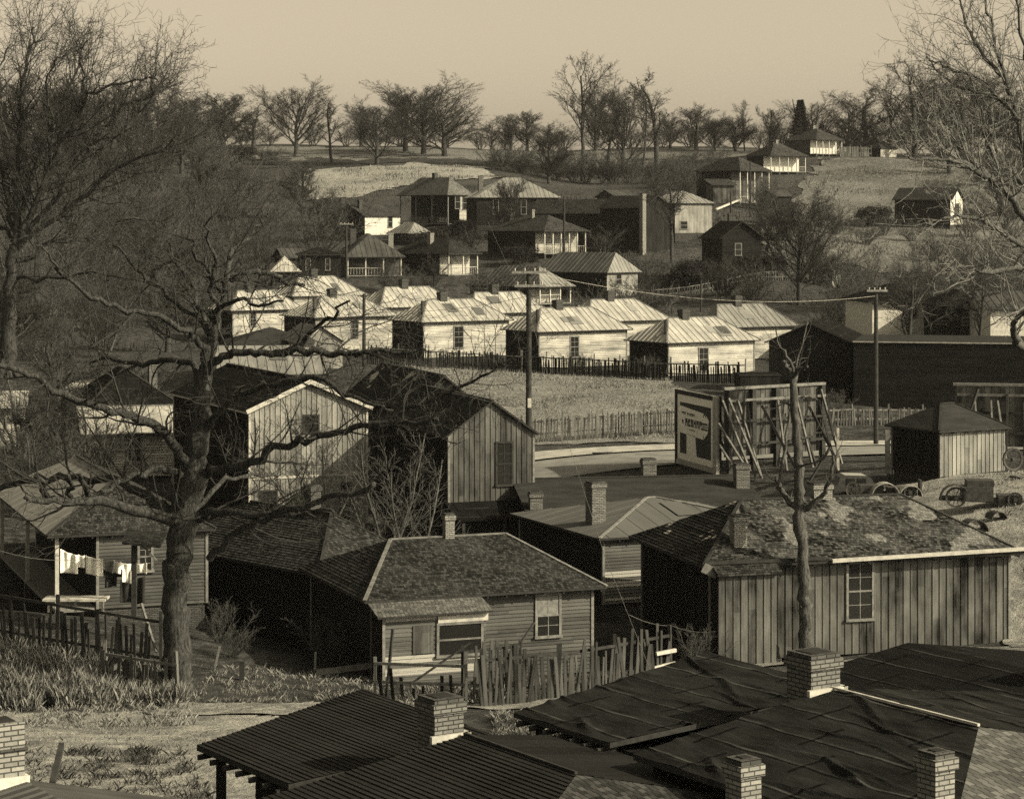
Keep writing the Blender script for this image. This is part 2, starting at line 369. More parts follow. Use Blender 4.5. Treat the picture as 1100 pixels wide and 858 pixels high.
def house(label, xs, yb, yt, D, th, roof='hip', rise=1.6, wall='clap', rm='sh_dark', lm=None, over=.35, Lv=None, win=(), chim=(), porch=None, doors=(),
          group=None, name='wooden_house', cat='house', shade_wall=None, rake=None, found='post_dark', skirt=1.2, hipk=1.0, cp=True, piers=False, detail=None, pwall=None):
    xl, xc, xr = xs; th = rad(th); u = Vector((math.cos(th), math.sin(th), 0)); v = Vector((-math.sin(th), math.cos(th), 0))
    P0 = W(xc, yb, D); k = (xr-550)/PF; Lu = (k*D-P0.x)/(u.x-k*u.y)
    if Lv is None:
        k = (xl-550)/PF; Lv = (k*D-P0.x)/(v.x-k*v.y)
    H = (yb-yt)*D/PF
    if cp:
        for a, b_ in ((0, 0), (Lu, 0), (Lu, Lv), (0, Lv)):
            q = P0+u*a+v*b_; CP.append((q.x, q.y, P0.z-(.12 if (a, b_) == (0, 0) else .25)))
    root = empty(name, P0, th, label, cat, group)
    x0, x1, y0, y1 = 0, Lu, 0, Lv
    if porch:
        side, dep = porch[0], porch[1]
        if side == 'f': y0 = dep
        if side == 'l': x0 = dep
        if side == 'r': x1 = Lu-dep
        if side == 'b': pass
    near = D < 150 if detail is None else detail
    ws = WS.get(wall, ('flat', 1, 1)); 
    g_u = roof == 'gu'; g_v = roof == 'gv'
    zr = H+rise
    mb = MB()
    def wl(pts, mt):
        s_ = WS.get(mt, ('flat', 1, 1)); sheet(mb, pts, s_[0] if near else 'flat', M[mt], step=s_[1], amp=s_[2], uo=R.randint(0, 40)*s_[1]*3)
    rz_ = rise
    A, B, C_, D_ = (x0, y0), (x1, y0), (x1, y1), (x0, y1)
    lw = shade_wall or wall  # left and back walls take darker boards: shade painted into the colour
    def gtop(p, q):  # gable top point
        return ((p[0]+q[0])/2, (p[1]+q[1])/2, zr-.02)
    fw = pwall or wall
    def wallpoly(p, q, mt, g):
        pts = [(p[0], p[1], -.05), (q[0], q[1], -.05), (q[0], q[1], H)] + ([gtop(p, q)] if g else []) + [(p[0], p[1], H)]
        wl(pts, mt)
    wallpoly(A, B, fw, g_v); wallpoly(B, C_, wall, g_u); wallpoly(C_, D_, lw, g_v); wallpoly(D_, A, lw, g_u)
    mb.build('wall', parent=root)
    # foundation
    if piers:
        for i in range(6):
            for yy in (.2, Lv-.2):
                xx = .25+(Lu-.5)*i/5; q = MB(); q.box((xx-.22, yy-.22, -skirt), (xx+.22, yy+.22, -.06), M['brick_pale']); q.build('foundation_pier', parent=root)
        q = MB(); q.box((.1, Lv*.5, -skirt), (Lu-.1, Lv-.5, -.07), M['soot_and_shade']); q.build('underfloor_shade', parent=root)  # dark block paints the shaded void behind the piers
    else:
        q = MB(); q.box((x0+.06, y0+.06, -skirt), (x1-.06, y1-.06, -.06), M[found]); q.build('foundation', parent=root)
    # corner boards
    if near:
        tr = M[rake or 'trim'] if wall not in ('clap_dark', 'batten_dark') else M['trim_dark']
        for (xx, yy) in (A, B, D_): q = MB(); q.box((xx-.05, yy-.05, -.05), (xx+.05, yy+.05, H-.01), tr); q.build('corner_board', parent=root)
    # roof
    o = over; ax0, ax1, ay0, ay1 = -o, Lu+o, -o, Lv+o
    alongu = (roof in ('gu',)) or (roof in ('hip',) and Lu >= Lv)
    half = (ay1-ay0)/2 if alongu else (ax1-ax0)/2
    sl = rise/(half-o) if half > o else .5; ze = H-o*sl+.05; zt = H+rise+.05
    rb = MB(); lm = lm or rm; rr = M[rm]  # darker left slopes on hill houses have their shade painted in
    def rf(pts, mt, **kw):
        s_ = RS.get(mt, ('flat', 1, 1)); st = s_[0]
        if not near and st in ('rows',): st = 'flat'
        slab(rb, pts, st, M[mt], t=.09, edge=M['trim_dark'] if not rake else M[rake], step=s_[1], amp=s_[2], **kw)
    if roof == 'flat':
        rf([(ax0, ay0, H+.05), (ax1, ay0, H+.05), (ax1, ay1, H+.06), (ax0, ay1, H+.06)], rm)
    elif roof == 'shed':
        rf([(ax0, ay0, H+.05), (ax1, ay0, H+.05), (ax1, ay1, H+rise), (ax0, ay1, H+rise)], rm)
    elif alongu:
        ins = 0 if roof == 'gu' else half*hipk; ym = (ay0+ay1)/2
        r0, r1 = (ax0+ins, ym, zt), (ax1-ins, ym, zt)
        if r1[0]-r0[0] < .3: xm_ = (ax0+ax1)/2; r0 = (xm_-.15, ym, zt); r1 = (xm_+.15, ym, zt)
        rf([(ax0, ay0, ze), (ax1, ay0, ze), r1, r0], rm); rf([(ax1, ay1, ze), (ax0, ay1, ze), r0, r1], rm)
        if ins:
            rf([(ax0, ay1, ze), (ax0, ay0, ze), r0], lm); rf([(ax1, ay0, ze), (ax1, ay1, ze), r1], rm)
    else:
        ins = 0 if roof == 'gv' else half*hipk; xm = (ax0+ax1)/2
        r0, r1 = (xm, ay0+ins, zt), (xm, ay1-ins, zt)
        if r1[1]-r0[1] < .3: ym_ = (ay0+ay1)/2; r0 = (xm, ym_-.15, zt); r1 = (xm, ym_+.15, zt)
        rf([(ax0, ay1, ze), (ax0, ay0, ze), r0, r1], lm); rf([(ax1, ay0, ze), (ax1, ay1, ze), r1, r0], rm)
        if ins:
            rf([(ax0, ay0, ze), (ax1, ay0, ze), r0], rm); rf([(ax1, ay1, ze), (ax0, ay1, ze), r1], rm)
    if roof != 'flat' and near:
        cap = M['trim'] if rm in ('met', 'met_pale', 'met_low') else M['rail'] if rm == 'sh_mid' and D < 80 else M['trim_dark']
        if roof != 'shed': rb.beam(Vector(r0)+Vector((0, 0, .02)), Vector(r1)+Vector((0, 0, .02)), .16, .05, cap)
        if roof == 'hip':
            for c_, rr_ in (((ax0, ay0, ze), r0), ((ax1, ay0, ze), r1 if alongu else r0)): rb.beam(Vector(c_)+Vector((0, 0, .02)), Vector(rr_)+Vector((0, 0, .02)), .13, .04, cap)
    ro = rb.build('roof', parent=root)
    if D < 130 and near and roof != 'flat':   # rafter tails
        n = max(3, int(Lu/.62))
        if alongu or roof in ('hip', 'shed'):
            for i in range(n): xx = ax0+.2+(ax1-ax0-.4)*i/(n-1); q = MB(); q.box((xx-.03, ay0+.04, ze-.17-.0), (xx+.03, .0, ze-.09-.005), M['trim_dark']); q.build('rafter_tail', parent=ro)
    if roof in ('hip', 'gu') and alongu and rm in ('met_pale', 'met', 'met_low'):
        for k in range(R.randint(1, 3)):   # odd replacement sheets
            s0 = R.uniform(.08, .5); s1 = s0+R.uniform(.2, .4); xa = R.uniform(half*.9, Lu-half*.9) if Lu > half*2 else Lu/2; wv = R.uniform(.5, 1.3); dz = .05
            q = MB(); pt = lambda x, s_: (x, ay0+s_*half, ze+s_*(zt-ze)+dz)
            sheet(q, [pt(xa, s0), pt(xa+wv, s0), pt(xa+wv, s1), pt(xa, s1)], 'flat', M[R.choice(['met', 'met_smooth', 'met_low'])]); q.build('roof_patch', parent=ro)
    # chimneys (fu,fv,w,top above eave wall height)
    for c_ in chim:
        fu, fv, w_, tp = c_[:4]; kind = c_[4] if len(c_) > 4 else 'brick'
        if kind == 'pipe':
            q = MB(); q.tube([Vector((fu*Lu, fv*Lv, H-.3)), Vector((fu*Lu, fv*Lv, H+tp))], [w_/2]*2, 8, M['iron']); q.build('stove_pipe', parent=ro)
        else: chimney(ro, fu*Lu, fv*Lv, H*.6, H+tp, w_, mat=M[kind], soot_and_shade=True)
    # windows in pixels
    for wn in win:
        side, a, b_, c1, c0 = wn[:5]; opt = wn[5] if len(wn) > 5 else {}
        if side == 'f':
            def uu(px):
                kk = (px-550)/PF; q = P0+v*y0; return (kk*q.y-q.x)/(u.x-kk*u.y)
            ua, ub = uu(a), uu(b_); Dm = (P0+u*(ua+ub)/2+v*y0).y; e_, n_, or_ = Vector((1, 0, 0)), Vector((0, -1, 0)), Vector((0, y0, 0))
            z1_ = EYE-(c1-HY)*Dm/PF-P0.z; z0_ = EYE-(c0-HY)*Dm/PF-P0.z
        else:
            def vv(px):
                kk = (px-550)/PF; q = P0+u*x0; return (kk*q.y-q.x)/(v.x-kk*v.y)
            ua, ub = vv(b_), vv(a); Dm = (P0+v*(ua+ub)/2).y; e_, n_, or_ = Vector((0, -1, 0)), Vector((-1, 0, 0)), Vector((x0, 0, 0))
            ua, ub = -ub, -ua
            z1_ = EYE-(c1-HY)*Dm/PF-P0.z; z0_ = EYE-(c0-HY)*Dm/PF-P0.z
        window(root, or_, e_, n_, ua, ub, z0_, z1_, mull=near, **opt)
    for dr in doors:   # (side, offset, width, height)
        side, off, w_, h_ = dr
        q = MB()
        if side == 'f': q.box((off, y0-.05, .02), (off+w_, y0, h_), M['batten_dark'])
        if side == 'l': q.box((x0-.05, off, .02), (x0, off+w_, h_), M['batten_dark'])
        q.build('door', parent=root)
    if porch:
        side, dep, n = porch[:3]; pm = M[porch[3]] if len(porch) > 3 else M['trim_pale']
        q = MB()
        if side == 'f': q.box((0, .05, -.12), (Lu, dep-.06, .0), M['trim']); pos = [(.1+(Lu-.2)*i/(n-1), .12) for i in range(n)]
        if side == 'l': q.box((.05, 0, -.12), (dep-.06, Lv, .0), M['trim']); pos = [(.12, .1+(Lv-.2)*i/(n-1)) for i in range(n)]
        if side == 'r': q.box((Lu-dep+.06, 0, -.12), (Lu-.05, Lv, .0), M['trim']); pos = [(Lu-.12, .1+(Lv-.2)*i/(n-1)) for i in range(n)] + [(Lu-dep/2, .1)]
        q.build('porch_floor', parent=root)
        for (a, b_) in pos:
            q = MB(); q.box((a-.07, b_-.07, .002), (a+.07, b_+.07, H-.02), pm); q.build('porch_post', parent=root)
            q = MB(); q.box((a-.12, b_-.12, -skirt), (a+.12, b_+.12, -.125), M['brick_dark']); q.build('porch_pier', parent=root)
        q = MB()
        for i in range(len(pos)-1):
            (a, b_), (c_, d_) = pos[i], pos[i+1]
            if porch[-1] == 'norail' or (len(pos) > 3 and i == len(pos)//2): continue
            q.beam((a, b_, .85), (c_, d_, .85), .06, .05, pm)
            L = math.hypot(c_-a, d_-b_); nb = max(2, int(L/.3))
            for j in range(1, nb): t = j/nb; q.beam((a+(c_-a)*t, b_+(d_-b_)*t, .12), (a+(c_-a)*t, b_+(d_-b_)*t, .83), .03, .03, pm)
        if q.f: q.build('porch_rail', parent=root)

    return root, P0, u, v, Lu, Lv, H
SKYS = 0.15; EXPO = 0.68; HAZE = 0.00006
# ================================================================ HOUSES
# --- near
Hx = {}
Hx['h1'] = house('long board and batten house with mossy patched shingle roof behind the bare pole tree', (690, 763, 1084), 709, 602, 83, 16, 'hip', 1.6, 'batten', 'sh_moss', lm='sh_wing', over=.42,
    win=[('f', 911, 936, 605, 664, dict(blind=False, hood=True))], chim=[(.12, .12, .50, 1.5, 'brick_pale'), (.50, .53, .75, 2.2, 'brick_pale')], shade_wall='batten_dark', piers=True, hipk=.75)
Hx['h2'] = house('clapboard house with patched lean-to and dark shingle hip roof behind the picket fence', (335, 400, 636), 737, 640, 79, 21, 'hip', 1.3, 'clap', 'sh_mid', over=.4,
    win=[('f', 577, 600, 639, 682, dict(blind=True))], chim=[(.50, .50, .34, 2.2, 'brick_pale')], shade_wall='clap_dark', hipk=.55)
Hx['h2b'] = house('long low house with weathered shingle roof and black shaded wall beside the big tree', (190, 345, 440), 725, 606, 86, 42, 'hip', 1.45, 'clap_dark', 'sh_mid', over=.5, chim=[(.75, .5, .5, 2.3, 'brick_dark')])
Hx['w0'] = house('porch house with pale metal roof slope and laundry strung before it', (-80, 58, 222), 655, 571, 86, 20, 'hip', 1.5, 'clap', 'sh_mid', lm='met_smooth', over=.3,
    Lv=15, porch=('l', 1.6, 3, 'trim_pale', 'norail'), win=[('f', 150, 162, 583, 612, {})], shade_wall='clap_dark', found='brick_dark')
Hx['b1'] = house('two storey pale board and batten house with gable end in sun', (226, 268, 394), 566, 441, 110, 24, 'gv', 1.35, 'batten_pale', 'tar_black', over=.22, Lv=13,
    win=[('f', 327, 341, 447, 463, dict(frame=M['trim_dark'])), ('f', 282, 296, 528, 540, dict(frame=M['trim_dark'])), ('f', 366, 376, 520, 556, dict(frame=M['trim_dark']))], shade_wall='batten_dark', rake='trim_pale')
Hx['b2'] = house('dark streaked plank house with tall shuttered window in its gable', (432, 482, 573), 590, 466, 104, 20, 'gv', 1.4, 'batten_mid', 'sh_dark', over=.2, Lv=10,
    win=[('f', 534, 549, 476, 520, dict(frame=M['trim_dark']))], shade_wall='batten_dark')
Hx['b3'] = house('dark gabled house with sunlit patched roof slope behind the plank house', (395, 440, 512), 560, 436, 121, 20, 'gv', 1.5, 'batten_mid', 'sh_wing', over=.25, Lv=11, shade_wall='batten_dark', win=[('f', 470, 482, 452, 470, {})])  # pale shingle patches paint sunlit bits onto this roof
Hx['rb'] = house('long low building with flat grey felt roof and end chimneys', (560, 575, 822), 632, 557, 101, 9, 'gu', 1.15, 'clap', 'tar_flat', over=.3, Lv=9.5, chim=[(.02, .12, .55, 1.05), (.60, .55, .62, 2.0), (.98, .35, .62, 1.9)], shade_wall='clap_dark')
Hx['ra'] = house('low clapboard house with pale seamed metal roof beside the mossy roofed house', (584, 648, 846), 648, 576, 92, 24, 'hip', .85, 'clap_mix', 'met_low', over=.35, Lv=8, chim=[(.10, .30, .62, 1.9, 'brick')], shade_wall='clap_dark', hipk=1.0)
Hx['w1'] = house('whitewashed clapboard house with one sash window behind the big tree limbs', (70, 92, 208), 512, 465, 125, 14, 'gu', 1.1, 'clap_white', 'met_pale', over=.3, Lv=6.5, win=[('f', 137, 151, 467, 496, {})], shade_wall='clap_dark')
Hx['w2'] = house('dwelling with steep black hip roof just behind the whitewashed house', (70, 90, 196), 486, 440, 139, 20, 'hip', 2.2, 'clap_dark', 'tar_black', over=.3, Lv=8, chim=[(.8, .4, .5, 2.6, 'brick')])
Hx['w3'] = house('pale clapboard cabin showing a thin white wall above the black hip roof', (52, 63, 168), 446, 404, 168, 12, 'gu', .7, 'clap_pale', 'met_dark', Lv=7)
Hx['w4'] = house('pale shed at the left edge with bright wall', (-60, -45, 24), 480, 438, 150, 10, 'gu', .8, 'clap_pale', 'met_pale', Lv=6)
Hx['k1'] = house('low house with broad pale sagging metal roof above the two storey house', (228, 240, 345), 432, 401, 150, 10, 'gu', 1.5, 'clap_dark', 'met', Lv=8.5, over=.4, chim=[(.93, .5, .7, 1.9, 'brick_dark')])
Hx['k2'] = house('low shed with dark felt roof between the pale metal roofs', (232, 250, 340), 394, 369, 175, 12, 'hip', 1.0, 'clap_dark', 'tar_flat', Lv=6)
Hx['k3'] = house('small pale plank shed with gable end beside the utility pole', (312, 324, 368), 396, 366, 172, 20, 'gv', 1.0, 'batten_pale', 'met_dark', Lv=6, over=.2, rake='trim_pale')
# --- row of shotgun houses
SG = [('s_1', 'leftmost row house with pale seamed roof seen through the big tree', (228, 250, 322), 369, 331, 218, 1.5),
      ('s0', 'row house with dark triangular end wall between the pale row houses', (306, 339, 424), 378, 339, 210, 1.6),
      ('s1', 'row house with one window in its streaked white side left of the tall utility pole', (422, 455, 546), 384, 343.5, 203, 1.6),
      ('s2', 'row house with streaked white side just right of the tall utility pole', (544, 579, 673), 395, 353.6, 194, 1.6),
      ('s3', 'rightmost row house with streaked white side and dark end wall', (677, 718, 810), 403, 365.5, 186, 1.6)]
for i, (k_, lb, xs, yb, yt, D, rs_) in enumerate(SG):
    wn = {'s1': [('f', 488, 497, 351, 373)], 's2': [('f', 613, 621, 362, 383)], 's3': [('f', 751, 760, 374, 398)], 's_1': [('f', 269, 274, 335, 350)], 's0': [('f', 378, 384, 344, 362)]}[k_]
    Hx[k_] = house(lb, xs, yb, yt, D, 32, 'hip', rs_, 'clap_white' if i % 2 else 'clap_pale', 'met_pale', over=.4, win=wn, shade_wall='clap_dark', hipk=.75, group='pale row houses beyond the field',
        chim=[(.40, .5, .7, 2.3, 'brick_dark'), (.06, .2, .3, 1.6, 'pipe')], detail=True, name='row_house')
BG = [('leftmost pale hip roof of the back row of houses', (290, 316, 390), 351, 316, 226), ('pale hip roof of the back row with a dark chimney at its middle', (383, 410, 492), 362, 328, 222),
      ('pale roof of the back row rising behind the tall utility pole', (482, 508, 586), 371, 334, 217), ('pale roof of the back row house with sunlit wall right of the pole', (600, 634, 717), 383, 343, 208), ('grey seamed roof of the back row at its right end', (738, 772, 852), 386, 349, 200)]
for i, (lb, xs, yb, yt, D) in enumerate(BG):
    house(lb, xs, yb, yt, D, 32, 'hip', 1.6, 'clap_white', 'met_pale' if i < 4 else 'met', over=.4, shade_wall='clap_dark', hipk=.75, group='pale row houses of the back row', chim=[(.45, .5, .7, 2.4, 'brick_dark')], detail=True, name='row_house')
# --- right middle
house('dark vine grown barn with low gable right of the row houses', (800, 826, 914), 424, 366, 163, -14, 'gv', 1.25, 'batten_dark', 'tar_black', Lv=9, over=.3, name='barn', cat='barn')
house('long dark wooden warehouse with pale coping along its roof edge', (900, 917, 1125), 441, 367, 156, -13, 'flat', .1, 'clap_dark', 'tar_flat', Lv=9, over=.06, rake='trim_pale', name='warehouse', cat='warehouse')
house('white plastered house with bare vines behind the warehouse', (925, 937, 1010), 372, 322, 196, 8, 'hip', 1.2, 'plaster', 'tar_black', Lv=8, win=[('f', 976, 984, 322.5, 341)], over=.5)
house('dark shed between the two white plastered houses', (1006, 1012, 1064), 374, 326, 190, 4, 'hip', 1.0, 'clap_dark', 'tar_black', Lv=6, win=[('f', 1034, 1042, 342, 349)])
house('white plastered house cut by the right edge of the view', (1056, 1064, 1135), 372, 331, 184, 4, 'gu', 1.2, 'plaster', 'met_dark', Lv=7)
Hx['hut'] = house('small plank shed with felt hip roof and tall sunlit wall on the open lot', (971, 1010, 1078), 511, 460, 112, 30, 'hip', .95, 'batten_pale', 'tar_flat', over=.28, Lv=3.6, shade_wall='batten_dark', hipk=.9, name='garden_shed', cat='shed', skirt=.5)
# --- hillside
HH = [
 ('hip roofed house with deep dark porch and bright side wall high on the hill', (429, 481, 506), 240, 207, 330, 42, 'hip', 2.2, 'clap_white', 'sh_old', dict(shade_wall='clap_dark', porch=('l', 2.2, 4, 'trim'), chim=[(.5, .5, .6, 2.9, 'brick_dark')], win=[('f', 489, 494, 210, 224), ('f', 497, 501, 211, 225)])),
 ('wide house with sunlit hip roof over a shaded front next to the dark porch house', (508, 512, 600), 241, 211, 318, 10, 'hip', 2.6, 'clap_dark', 'met', dict(Lv=9, chim=[(.1, .4, .6, 2.9, 'brick')], win=[('f', 530, 535, 215, 230), ('f', 560, 565, 215, 230)])),
 ('long dark barn like house with bright narrow gable end', (573, 659, 670), 262, 228, 308, 74, 'gv', 1.7, 'clap_pale', 'sh_dark', dict(shade_wall='clap_dark', Lv=None, win=[('f', 663, 667, 236, 250)])),
 ('hip roofed house with white posted porch in front of the dark long house', (524, 585, 630), 272, 247, 288, 38, 'hip', 1.8, 'clap_white', 'sh_mid', dict(shade_wall='clap_dark', porch=('f', 1.8, 6, 'trim_pale'), chim=[(.4, .5, .4, 2.6, 'brick_pale')])),
 ('shabby two window house with roof darkened on its shaded slope and pale end wall', (578, 652, 685), 318, 291, 252, 50, 'hip', 1.9, 'batten_pale', 'met', dict(lm='met_dark', shade_wall='clap_dark', win=[('f', 662, 667, 295, 305)], hipk=.4)),
 ('house with dark metal roof and small pale porch behind the row houses', (505, 580, 614), 326, 306, 240, 46, 'hip', 1.8, 'clap_white', 'met', dict(lm='met_dark', shade_wall='clap_dark', porch=('f', 1.5, 4, 'trim_pale'))),
 ('white gabled house with dark shaded end and two thin chimneys', (359, 392, 430), 252, 231, 318, 38, 'gu', 1.5, 'plaster', 'sh_mid', dict(shade_wall='clap_dark', win=[('f', 417, 421, 232.5, 244)], chim=[(.05, .8, .5, 2.3, 'brick_dark'), (.12, .3, .5, 2.1, 'brick_dark')])),
 ('house with ribbed dark metal roof and patched pale porch front', (360, 373, 432), 296, 274, 268, 14, 'hip', 2.4, 'clap', 'met_dark', dict(Lv=9, porch=('f', 1.6, 4, 'trim_pale'), chim=[(.25, .6, .7, 3.0, 'brick_dark'), (.95, .6, .6, 2.6, 'brick_pale')])),
 ('low dark house with drooping roof and three pale porch posts', (424, 482, 514), 295, 271, 274, 46, 'hip', 1.7, 'clap_pale', 'sh_dark', dict(shade_wall='clap_dark', porch=('f', 1.5, 3, 'trim_pale'), chim=[(.3, .5, .6, 2.3, 'brick_pale')])),
 ('tiny shed with sunlit pyramid roof among the brush', (288, 293, 320), 302, 289, 250, 10, 'hip', 1.3, 'clap_dark', 'met_pale', dict(Lv=3.2)),
 ('dark windowed house half hidden by brush above the row houses', (318, 323, 366), 300, 273, 258, 8, 'hip', .7, 'clap_dark', 'tar_black', dict(Lv=6, win=[('f', 329, 333, 278, 290), ('f', 350, 354, 278, 290)])),
 ('plank house with bright low hip roof right of the tall trees', (696, 725, 765), 250, 217, 303, 36, 'hip', 1.5, 'batten_pale', 'met', dict(shade_wall='batten_dark', win=[('f', 727, 731, 220, 226), ('f', 731, 738, 238, 246)])),
 ('dark gabled cottage with a lit right roof slope on the lower hill', (770, 776, 818), 287, 254, 262, 12, 'gv', 1.7, 'clap_dark', 'sh_old', dict(lm='sh_dark', Lv=8, chim=[(.55, .6, .7, 2.6, 'brick_dark')], win=[('f', 790, 796, 262, 274)])),
 ('tall hillside house with two level porch and washing', (748, 795, 827), 217, 182, 358, 42, 'hip', 2.0, 'clap', 'sh_mid', dict(lm='sh_dark', shade_wall='clap_dark', porch=('f', 1.8, 5, 'trim_pale'))),
 ('low dark lean-to shed in front of the two level porch house', (762, 766, 789), 218, 199, 344, 10, 'shed', 1.0, 'batten_mid', 'sh_mid', dict(Lv=4)),
 ('hip roofed hill house with white walled porch second from the top', (802, 828, 866), 184, 166, 398, 32, 'hip', 2.1, 'plaster', 'sh_mid', dict(lm='sh_dark', shade_wall='clap_dark', porch=('f', 2.0, 5, 'trim_pale'), chim=[(.5, .5, .5, 2.7, 'brick_pale')])),
 ('topmost hip roofed house with white porch posts on the hill crest', (843, 877, 905), 165, 149, 430, 36, 'hip', 2.0, 'plaster', 'sh_mid', dict(shade_wall='clap', porch=('f', 1.6, 5, 'trim_pale'), chim=[(.5, .5, .5, 2.7, 'brick_pale')])),
 ('low dark roofed house on the hill crest behind a board fence', (911, 946, 963), 169, 158, 448, 50, 'hip', 2.0, 'clap_white', 'sh_mid', dict(lm='sh_dark', shade_wall='clap_dark', chim=[(.8, .5, .5, 2.4, 'brick_pale')])),
 ('lone dark house with narrow white end wall on the right hill slope', (961, 1021, 1034), 241, 214, 335, 70, 'gv', 1.7, 'plaster', 'sh_dark', dict(shade_wall='clap_dark', win=[('f', 1026, 1030, 219, 230)])),
 ('tall narrow dark house with a pale vine covered chimney right of centre', (674, 690, 720), 270, 222, 296, 40, 'gv', 1.4, 'batten_dark', 'sh_mid', dict(lm='sh_dark', Lv=8)),
 ('small weathered shed just behind the tall narrow dark house', (655, 662, 684), 224, 211, 325, 30, 'gu', .9, 'batten', 'met_dark', dict(Lv=5)),
 ('little pale shed above the dark gabled cottage', (812, 818, 836), 250, 241, 300, 30, 'shed', .5, 'batten_pale', 'met_dark', dict(Lv=3)),
 ('dark shed at the foot of the two level porch house', (828, 834, 850), 222, 210, 352, 35, 'gu', .8, 'batten_dark', 'met_dark', dict(Lv=4)),
 ('small dark house peeping between the white gabled house and the dark porch house', (430, 440, 462), 262, 249, 312, 30, 'hip', 1.2, 'clap_dark', 'met', dict(Lv=6)),
 ('low cabin with grey roof above the right end of the row houses', (640, 648, 676), 300, 286, 262, 30, 'hip', 1.1, 'batten_dark', 'sh_mid', dict(Lv=5)),
 ('small roof among the trees left of the ribbed roof house', (300, 306, 326), 288, 276, 285, 20, 'gu', 1.0, 'clap_dark', 'met_dark', dict(Lv=5)),
]
for lb, xs, yb, yt, D, th, rf_, rs_, wl_, rm_, kw in HH: house(lb, xs, yb, yt, D, th, rf_, rs_, wl_, rm_, **kw)
house('leaning privy with pale side on the garden slope', (887, 894, 903), 308, 288, 268, 35, 'shed', .4, 'batten_pale', 'met_dark', Lv=1.6, over=.15, name='outhouse', cat='outhouse', skirt=.3, win=[])
house('dark chicken coop among the brush near the garden', (711, 728, 737), 320, 303, 262, 50, 'shed', .3, 'batten_mid', 'tar_flat', over=.2, name='chicken_coop', cat='coop', skirt=.3)
house('long dark plank box behind the wooden hoarding', (790, 795, 838), 417, 403, 152, 4, 'flat', .1, 'batten_dark', 'tar_black', Lv=2.2, over=.06, name='coal_shed', cat='shed', skirt=.6)

q_ = W(690.5, 268, 294.5); root = empty('vine_chimney', (q_.x, q_.y, q_.z-.5), rad(40), 'pale vine covered brick chimney rising beside the tall narrow dark house', 'chimney')
chimney(root, 0, 0, -1.0, 7.6, .6, mat=M['brick_pale'], name='stack')
# lean-to on h2, front
root, P0, u, v, Lu, Lv, H = Hx['h2']
q = MB(); x0, x1, y0 = -.05, Lu*.45, -1.25; hl = H-.35
sheet(q, [(x0, y0, -.1), (x1, y0, -.1), (x1, y0, hl-.1), (x0, y0, hl-.1)], 'rows', M['clap_mix'], step=.15, amp=.022)
sheet(q, [(x1, y0, -.1), (x1, .02, -.1), (x1, .02, hl+.2), (x1, y0, hl-.1)], 'flat', M['clap'])
sheet(q, [(x0, .02, -.1), (x0, y0, -.1), (x0, y0, hl-.1), (x0, .02, hl+.2)], 'flat', M['clap_dark'])  # left face in darker boards, its shade put into the colour
lt = q.build('lean_to', parent=root)
q = MB(); slab(q, [(x0-.25, y0-.3, hl-.12), (x1+.15, y0-.3, hl-.12), (x1+.15, .05, hl+.28), (x0-.25, .05, hl+.28)], 'rows', M['sh_old'], t=.06, step=.4, amp=.03, edge=M['trim_dark']); q.build('lean_to_roof', parent=root)
window(root, Vector((0, y0, 0)), Vector((1, 0, 0)), Vector((0, -1, 0)), 1.95, 3.45, 1.15, 2.15, mull=False, frame=M['rail'], blind=False)
q = MB(); q.box((1.02, y0-.05, 1.25), (1.75, y0-.02, 2.2), M['batten_mid']); q.build('shutter', parent=root)
q = MB(); q.box((x0, y0-.03, -.1), (x0+.1, y0+.0, hl-.1), M['trim']); q.build('corner_board', parent=root)
q = MB(); q.box((1.9, y0-.09, 2.24), (3.7, y0-.055, 2.48), M['trim_pale']); q.build('window_header', parent=root)
# porch roof of the plank house b2
root, P0, u, v, Lu, Lv, H = Hx['b2']
q = MB(); slab(q, [(-.2, -1.9, 1.55), (Lu+.2, -1.9, 1.55), (Lu+.2, -.03, 2.1), (-.2, -.03, 2.1)], 'flat', M['tar_black'], t=.08); q.build('porch_roof', parent=root)
for xx in (.1, Lu*.5, Lu-.1):
    q = MB(); q.box((xx-.07, -1.8, -.6), (xx+.07, -1.66, 1.52), M['trim_dark']); q.build('porch_post', parent=root)
root, P0, u, v, Lu, Lv, H = Hx['b1']
q = MB(); q.box((-.02, -.05, 2.22), (Lu+.02, -.032, 2.34), M['trim_pale']); q.build('belt_board', parent=root)
for a, b_, s_ in ((-.22, Lu/2, 1), (Lu/2, Lu+.22, -1)):
    q = MB(); z0 = H-.05; q.beam((a, -.26, z0+(.0 if s_ > 0 else 1.35)), (b_, -.26, z0+(1.35 if s_ > 0 else 0)), .05, .2, M['trim_pale']); q.build('rake_board', parent=root)
# gutter, awning over h1
root, P0, u, v, Lu, Lv, H = Hx['h1']
q = MB(); q.beam((Lu*.38, -.50, H-.12), (Lu+.45, -.50, H+.02), .13, .13, M['trim_pale']); q.build('gutter', parent=root)
q = MB(); q.beam((-.4, -.46, H-.02), (Lu*.36, -.46, H-.02), .05, .12, M['trim_dark']); q.build('fascia', parent=root)
q = MB(); q.beam((-.45, -.46, H-.15), (.45, -.62, H-.6), .05, .35, M['trim']); q.build('fascia', parent=root)
q = MB(); ext = 2.35; z1 = H-.25
q = MB(); slab(q, [(-.1, -1.0, H-.35), (ext, -1.0, H-.35), (ext, .25, H+.15), (-.1, .25, H+.15)], 'rows', M['sh_mid'], t=.07, step=.15, amp=.025); q.build('bay_roof', parent=root)
q = MB(); sheet(q, [(0, -.8, -.05), (ext-.15, -.8, -.05), (ext-.15, -.8, H-.32), (0, -.8, H-.32)], 'cols', M['batten'], step=.29, amp=.02)
